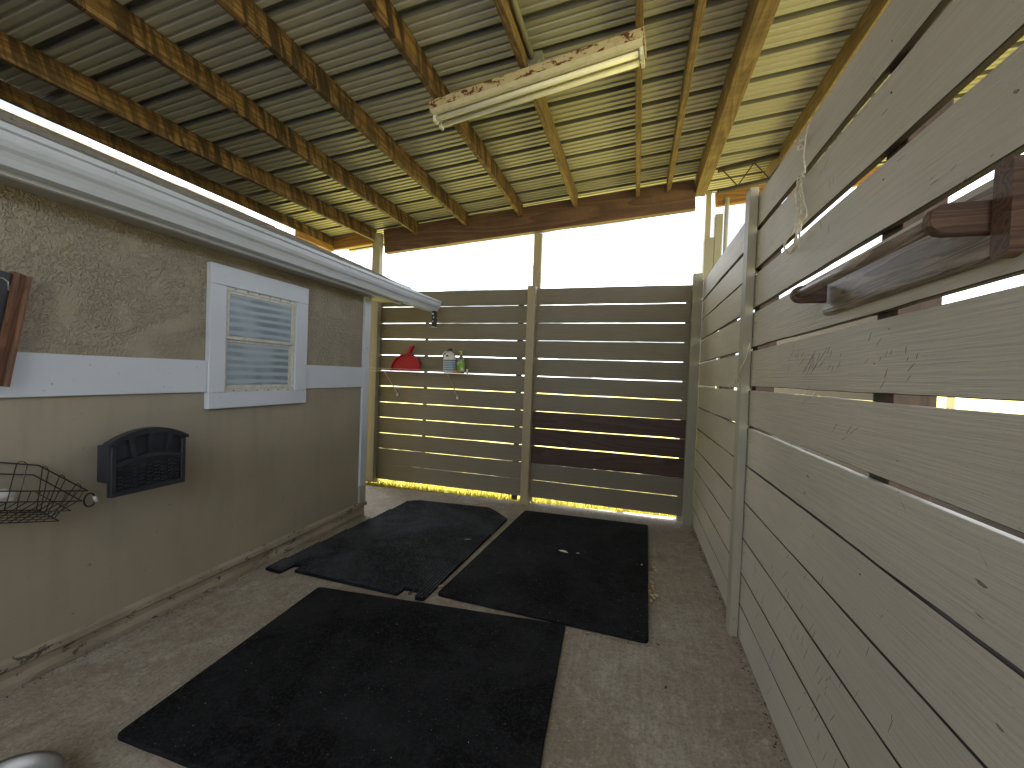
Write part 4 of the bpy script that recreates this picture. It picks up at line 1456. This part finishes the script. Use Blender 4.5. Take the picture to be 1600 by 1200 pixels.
for k in range(6):
    # along wall side and slanting side
    t0, t1 = k / 6 + 0.04, k / 6 + 0.10
    def rim(t):
        return lerp(A0, A1, t * 2) if t < 0.5 else lerp(A1, A2, (t - 0.5) * 2)
    def bas(t):
        return lerp(Bb0, Bb1, t * 2) if t < 0.5 else lerp(Bb1, Bf1, (t - 0.5) * 2)
    MB().tube(arc_wire(rim(t0), rim(t1), bas(max(0, t0 - .05)), bas(max(0, t1 - .05))), 0.0019, 5).build('loop_wire', M['black_wire'], bko)
for k in range(7):
    t0, t1 = k / 7 + 0.03, k / 7 + 0.10
    MB().tube([lerp(F0, F2, t0), lerp(F0d, A2d, t0), lerp(Bf0, Bf1, max(0, t0 - .12)), lerp(Bb0, Bb1, t0)], 0.0019, 5).build('side_wire', M['black_wire'], bko)
    MB().tube([lerp(F0, F2, t1), lerp(F0d, A2d, t1), lerp(Bf0, Bf1, max(0, t1 - .12)), lerp(Bb0, Bb1, t1)], 0.0019, 5).build('side_wire', M['black_wire'], bko)
for k in range(1, 5):
    MB().tube([lerp(Bf0, Bb0, k / 5), lerp(Bf1, Bb1, k / 5)], 0.0018, 5).build('base_wire', M['black_wire'], bko)
MB().tube([lerp(F0d, Bf0, 0.5), lerp(A2d, Bf1, 0.5), lerp(A1d, Bb1, .5)], 0.0018, 5).build('side_wire', M['black_wire'], bko)
cc_ = at(141, 781, 'x', -2.31)
ring = []
for k in range(16):
    a = 2 * PI * k / 16
    ring.append((-2.31 + 0.004 * math.cos(a), cc_.y + 0.018 * math.cos(a) - 0.002, cc_.z + 0.030 * math.sin(a)))
cb = MB().tube(ring, 0.0036, 8, True).build('carabiner', M['black_wire'], None, True)
tag(cb, 'black carabiner with a white sleeve hooked on the right corner of the wire basket', 'carabiner')
MB().tube([(-2.304, cc_.y + 0.011, cc_.z + 0.014), (-2.303, cc_.y + 0.019, cc_.z - 0.012)], 0.0068, 10).build('sleeve', M['jug_white'], cb, True)
# nail that holds the basket
# white rag
bm = bmesh.new()
bmesh.ops.create_icosphere(bm, subdivisions=3, radius=1)
rc_ = at(-14, 780, 'x', -2.26)
rv = [Vector((v.co.x * 0.035, v.co.y * 0.062, v.co.z * 0.030)) * (1 + 0.45 * noise.noise(v.co * 2.3)) + rc_ for v in bm.verts]
rfaces = [tuple(v.index for v in f.verts) for f in bm.faces]
bm.free()
b = MB().add(rv, rfaces)
tag(b.build('rag', M['rag'], None, True), 'crumpled white rag lying inside the wire basket', 'rag')

# ================================================================== hanging board at left border
hb0 = Vector((-2.325, 0.932, 1.260))
hb1 = Vector((-2.325, 0.992, 1.700))
hbd = (hb1 - hb0).normalized()
side = Vector((-0.30, 0.95, -0.13)).normalized()
side = (side - hbd * side.dot(hbd)).normalized()
nor = side.cross(hbd)
if nor.x < 0:
    nor = -nor
Lh = (hb1 - hb0).length
b = MB()
pr_ = [(-0.030, -0.014), (0.030, -0.014), (0.033, 0.006), (0.028, 0.012), (0.020, 0.010), (0.014, 0.000), (0.002, 0.003), (-0.014, 0.012), (-0.030, 0.014)]
b.sweep(lambda s_: [hb0 + hbd * s_ + side * u + nor * v for u, v in pr_], [0, 0.004, Lh - 0.004, Lh])
ho = b.build('hanging_board', M['hang_board'])
tag(ho, 'brown moulded wooden board hanging tilted by a metal hook on the house wall', 'board')
b = MB()
b.sweep(lambda s_: [hb0 + hbd * s_ + side * u + nor * v for u, v in ((-0.17, -0.012), (-0.0305, -0.012), (-0.0305, 0.004), (-0.17, 0.004))], [0.02, Lh - 0.01])
b.build('dark_panel', M['black_plastic'], ho)
hk = at(4, 440, 'x', -2.28)
b = MB()
b.tube([hk + Vector((0, -0.035, -0.012)), hk + Vector((0, -0.018, 0.010)), hk + Vector((0, 0.000, 0.014)), hk + Vector((0, 0.014, 0.002)), hk + Vector((0, 0.016, -0.030))], 0.0026, 8)
b.build('hook', M['galv'], ho, True)

# ================================================================== paper towel holder on the right wall
TZ0, TZ1 = 1.605, 1.738
ty0, ty1 = 0.862, 1.560
b = MB()
def tp(y):
    return [(WX - 0.001, y, TZ0), (WX - 0.012, y, TZ0), (WX - 0.020, y, TZ0 + 0.006), (WX - 0.022, y, TZ0 + 0.016), (WX - 0.019, y, TZ0 + 0.026), (WX - 0.017, y, TZ0 + 0.034),
            (WX - 0.017, y, TZ1 - 0.020), (WX - 0.015, y, TZ1 - 0.006), (WX - 0.008, y, TZ1), (WX - 0.001, y, TZ1)]
b.sweep(tp, [ty0, ty0 + 0.01, ty1 - 0.01, ty1])
th = b.build('paper_towel_holder', M['towel_grey'])
tag(th, 'empty dark wooden paper towel holder with a rod between two arms on the plank wall', 'towel holder')
def arm(y, mat):
    zc_, hh = 1.671, 0.027
    x_tip, x_base = WX - 0.120, WX - 0.0225
    pts_ = []
    for k in range(9):
        a = PI / 2 + PI * k / 8
        pts_.append((x_tip + hh + math.cos(a) * hh, zc_ + math.sin(a) * hh))
    pts_ = [(x_base, zc_ + hh)] + pts_ + [(x_base, zc_ - hh)]
    b_ = MB()
    cz = 0.003
    def rr(d, ins):
        cx2 = sum(p[0] for p in pts_) / len(pts_)
        return [(cx2 + (p[0] - cx2) * (1 - ins), y + d, zc_ + (p[1] - zc_) * (1 - ins * 1.8)) for p in pts_]
    b_.sweep(lambda s_: rr(*s_), [(-0.012, 0.05), (-0.009, 0.0), (0.009, 0.0), (0.012, 0.05)])
    b_.build('arm', mat, th)
arm(0.899, M['towel_dark'])
arm(1.540, M['towel_dark'])
MB().tube([(WX - 0.097, 0.911, 1.672), (WX - 0.097, 1.528, 1.672)], 0.0135, 16).build('rod', M['towel_grey'], th, True)
b = MB()
pp = []
for k in range(17):
    a = PI * k / 16
    pp.append((math.cos(a) * 0.019, 0.075 + math.sin(a) * 0.014))
for k in range(17):
    a = PI + PI * k / 16
    pp.append((math.cos(a) * 0.019, -0.058 + math.sin(a) * 0.014))
b.sweep(lambda d: [(WX - 0.0235 - d, 0.858 + u, 1.664 + v) for u, v in pp], [0.0, 0.014, 0.020])
b.build('end_block', M['towel_dark'], th)

# ================================================================== cords on the right wall
def jitter_path(pts_, n_, amp, seed):
    out_ = []
    P_ = [Vector(p) for p in pts_]
    for i in range(len(P_) - 1):
        p0 = P_[max(i - 1, 0)]
        p1, p2 = P_[i], P_[i + 1]
        p3 = P_[min(i + 2, len(P_) - 1)]
        for k in range(n_):
            t = k / n_
            q = 0.5 * ((2 * p1) + (-p0 + p2) * t + (2 * p0 - 5 * p1 + 4 * p2 - p3) * t * t + (-p0 + 3 * p1 - 3 * p2 + p3) * t ** 3)
            q += Vector([amp * noise.noise(Vector((i + t, seed, j_)) * 2.1) for j_ in (0, 7, 13)])
            out_.append(q)
    out_.append(P_[-1])
    return out_
rx = 0.583
def R_(px, py, x=rx):
    return at(px, py, 'x', x)
b = MB()
b.tube(jitter_path([R_(1271, 183), R_(1264, 196), R_(1258, 222), R_(1256, 250), R_(1258, 268), R_(1255, 276)], 6, 0.003, 1), 0.0035, 7)
cord = b.build('looped_rope', M['rope'], None, True)
tag(cord, 'off-white cord tied in a looped bundle hanging over the upper part of the plank wall', 'cord')
for s_, pl in enumerate([[(1255, 274), (1246, 282), (1247, 300), (1251, 330), (1254, 338)], [(1257, 275), (1252, 290), (1256, 312), (1260, 337), (1253, 340)], [(1254, 273), (1244, 300), (1246, 335), (1238, 360), (1226, 382), (1227, 392), (1234, 396), (1243, 380), (1246, 356), (1250, 342)],
                         [(1254, 338), (1250, 355), (1242, 375), (1241, 392), (1247, 380), (1252, 350)], [(1254, 276), (1250, 296), (1253, 318), (1249, 345)]]):
    MB().tube(jitter_path([R_(a, c, rx - 0.004 * (s_ % 3)) for a, c in pl], 7, 0.004, s_ * 3), 0.0034, 6).build('strand', M['rope'], cord, True)
def knot(px, py, r_, seed, parent, name='knot', rr_=0.0034):
    c = R_(px, py)
    pts_ = []
    for k in range(40):
        a = 2 * PI * k / 40
        pts_.append(c + Vector((0.4 * r_ * math.sin(3 * a), r_ * (math.sin(a) + 1.2 * math.sin(2 * a)) * 0.5, r_ * (math.cos(a) - 1.2 * math.cos(2 * a)) * 0.5)))
    MB().tube(pts_, rr_, 6, True).build(name, M['rope'], parent, True)
knot(1254, 274, 0.014, 1, cord)
knot(1255, 337, 0.013, 2, cord)
knot(1251, 226, 0.018, 3, cord)
for k, (dx, dy) in enumerate(((-9, -6), (-10, 4), (-6, 9), (4, -8), (-3, -9))):
    MB().tube([R_(1251, 226), R_(1251 + dx * .6, 226 + dy * .7, rx - .006), R_(1251 + dx, 226 + dy, rx - .004)], 0.0028, 5, r_end=0.001).build('frayed_end', M['rope'], cord)
b = MB()
b.tube(jitter_path([at(1172, 536, 'x', .55), at(1166, 556, 'x', .548), at(1156, 580, 'x', .548), at(1149, 592, 'x', .548), at(1140, 606, 'x', .548)], 6, 0.003, 4), 0.0018, 6)
tw = b.build('twine', M['rope'], None, True)
tag(tw, 'thin white twine tied around the taupe cover post halfway up the plank wall', 'twine')
for s_, pl in enumerate([[(1150, 590), (1153, 600), (1156, 608)], [(1150, 590), (1150, 582), (1149, 578)], [(1158, 574), (1148, 594), (1138, 603)], [(1152, 588), (1156, 596), (1150, 603), (1146, 596), (1152, 590)]]):
    MB().tube(jitter_path([at(a, c, 'x', .548) for a, c in pl], 5, 0.002, s_ * 5), 0.0016, 5).build('strand', M['rope'], tw, True)

# ================================================================== beyond the wall and behind the camera
# dark stable partition beyond the plank wall (seen in slivers between its planks)
pt = empty('stable_partition', (2.45, 7, 0))
tag(pt, 'dark brown plank partition beyond the plank wall, glimpsed through its gaps', 'partition')
for k in range(12):
    z = 0.12 + k * 0.205
    plank('plank', (2.45, 5.1, z), (2.45, 11.0, z), (0, 0, 1), 0.200, 0.03, M['dark_plank'], pt, 0.002, 8)
for y in (5.1, 7.0, 9.0, 11.0):
    plank('post', (2.52, y, 0), (2.52, y, 2.3), (0, 1, 0), 0.1, 0.1, M['dark_plank'], pt, 0.001, 4)
pf = empty('paddock_fence', (7, 6, 0))
tag(pf, 'weathered paddock fence far beyond the plank wall, seen through one gap', 'fence')
for k in range(3):
    plank('rail', (7.0, -6, 0.45 + k * 0.45), (7.0, 30, 0.45 + k * 0.45), (0, 0, 1), 0.14, 0.03, M['post_wood'], pf, 0.002, 10)
for k in range(13):
    plank('post', (7.08, -6 + k * 3, -0.05), (7.08, -6 + k * 3, 1.5), (0, 1, 0), 0.1, 0.1, M['post_wood'], pf, 0.001, 4)

# unseen low screen added behind the camera, its height set for the light
bkf = empty('plank_screen', (-0.9, -2.2, 0))
tag(bkf, 'unseen taupe plank screen added behind the viewer to hold back ground light', 'fence')
for k in range(5):
    z = 0.16 + k * 0.2
    plank('plank', (-2.38, -2.2, z), (0.58, -2.2, z), (0, 0, 1), 0.19, 0.02, M['taupe_fence'], bkf, 0.002, 6)

# low stable partition and earth floor beyond the wall
lo_ = empty('low_partition', (2.45, 3.2, 0))
tag(lo_, 'low dark plank partition beyond the plank wall, glimpsed through its lower gaps', 'partition')
for k in range(6):
    z = 0.10 + k * 0.2
    plank('plank', (2.45, 1.2, z), (2.45, 5.03, z), (0, 0, 1), 0.19, 0.03, M['dark_plank'], lo_, 0.002, 8)
b = MB()
b.prism([(1.06, -3), (1.06, 12), (3.0, 12), (3.0, -3)], -0.10, -0.025)
tag(b.build('dirt_floor', M['soil']), kind='structure')

# grass blades just beyond the fence
def grass_patch(x0, x1, y0_, y1_, count, seed):
    r = random.Random(seed)
    vs_, fs_ = [], []
    for _ in range(count):
        x_ = r.uniform(x0, x1)
        y_ = far_edge(x_) + 0.006 + (y1_ - y0_) * r.random() ** 1.8
        h = r.uniform(0.02, 0.075)
        a = r.uniform(0, PI)
        w = r.uniform(0.0015, 0.0035)
        lx, ly = r.uniform(-.03, .03), r.uniform(-.03, .03)
        k = len(vs_)
        vs_ += [(x_ - w * math.cos(a), y_ - w * math.sin(a), -0.036), (x_ + w * math.cos(a), y_ + w * math.sin(a), -0.036),
                (x_ + lx * .5 + w * .7 * math.cos(a), y_ + ly * .5 + w * .7 * math.sin(a), -0.036 + h * .6), (x_ + lx, y_ + ly, -0.036 + h)]
        fs_ += [(k, k + 1, k + 2), (k, k + 2, k + 3)]
    o = link('grass', vs_, fs_, M['blade'])
    return tag(o, 'short sunlit yellow green grass just beyond the far fence', 'grass', kind='stuff')
grass_patch(-3.6, 1.04, 4.2, 6.2, 34000, 5)

# ================================================================== scratches and knots on the near planks
bpy.context.view_layer.update()
_dg = bpy.context.evaluated_depsgraph_get()
def hit(px, py, off=0.0006):
    d = px_ray(px, py).normalized()
    ok, loc, nor_, _i, ob, _m = SC.ray_cast(_dg, CPOS, d)
    if not ok or not ob.name.startswith('plank'):
        return None
    return loc - d * off, nor_
sb = MB()
def stroke(x0, y0, x1, y1, w):
    a, c = hit(x0, y0), hit(x1, y1)
    if not a or not c or (a[0] - c[0]).length > 0.4:
        return
    p, q = a[0], c[0]
    d = (q - p).normalized()
    nn = Vector((-1, 0, 0))
    sd = d.cross(nn).normalized() * w
    n_ = 3
    pts_ = []
    for i in range(n_ + 1):
        t = i / n_
        h_ = hit(x0 + (x1 - x0) * t, y0 + (y1 - y0) * t)
        if not h_:
            return
        ww = sd * (0.25 + math.sin(PI * min(max(t, 0.08), 0.92)))
        pts_ += [h_[0] - ww, h_[0] + ww]
    top = [v + nn * 0.0004 for v in pts_]
    k_ = len(pts_)
    f_ = []
    for i in range(n_):
        a_ = i * 2
        f_ += [(k_ + a_, k_ + a_ + 1, k_ + a_ + 3, k_ + a_ + 2), (a_, a_ + 2, a_ + 3, a_ + 1), (a_, k_ + a_, k_ + a_ + 2, a_ + 2), (a_ + 1, a_ + 3, k_ + a_ + 3, k_ + a_ + 1)]
    sb.add(pts_ + top, f_)
r5 = random.Random(11)
for cx0, cy0, sx_, sy2, n_, ang, ln_ in ((1268, 565, 16, 18, 26, -1.15, 26), (1238, 555, 8, 16, 6, -1.2, 14), (1345, 555, 20, 10, 4, -1.1, 16), (1395, 575, 30, 16, 10, -1.0, 20), (1255, 625, 14, 12, 9, -0.85, 26), (1310, 690, 14, 10, 4, -0.8, 26),
                                      (1235, 960, 40, 60, 26, -1.2, 16), (1290, 1080, 45, 50, 28, -1.15, 20), (1180, 920, 14, 30, 10, -1.3, 14), (1480, 280, 60, 40, 9, -0.75, 20), (1290, 340, 6, 60, 6, -1.55, 26), (1210, 365, 3, 30, 4, -1.55, 26)):
    for _ in range(n_):
        x_ = r5.gauss(cx0, sx_)
        y_ = r5.gauss(cy0, sy2)
        a_ = ang + r5.gauss(0, 0.16)
        l_ = ln_ * r5.uniform(0.3, 1.0)
        stroke(x_, y_, x_ + math.cos(a_) * l_, y_ + math.sin(a_) * l_, r5.uniform(0.0004, 0.0011))
so = sb.build('scratch_marks', M['scratch'], wall_r)
so['kind'] = 'stuff'
for px_, py_, a_, b_2 in ((1262, 744, .010, .004), (1257, 770, .007, .004), (1533, 912, .013, .0045), (1530, 962, .011, .0016), (1562, 1137, .008, .003), (1252, 818, .004, .002), (1588, 143, .006, .004), (1366, 568, .003, .003), (1389, 514, .003, .003), (1402, 720, .004, .002)):
    h_ = hit(px_, py_, 0.0004)
    if not h_:
        continue
    c_ = h_[0]
    b = MB()
    ring_ = [(c_.x - 0.0003, c_.y + a_ * math.cos(t) * (1 + .2 * math.sin(3 * t)), c_.z + b_2 * math.sin(t + 0.5)) for t in [k * PI / 6 for k in range(12)]]
    ring2 = [(c_.x + 0.0008, p[1], p[2]) for p in ring_]
    b.add(ring_ + ring2, [tuple(range(12)), tuple(reversed(range(12, 24)))] + [(i, (i + 1) % 12, 12 + (i + 1) % 12, 12 + i) for i in range(12)])
    b.build('knot', M['knot'], wall_r)
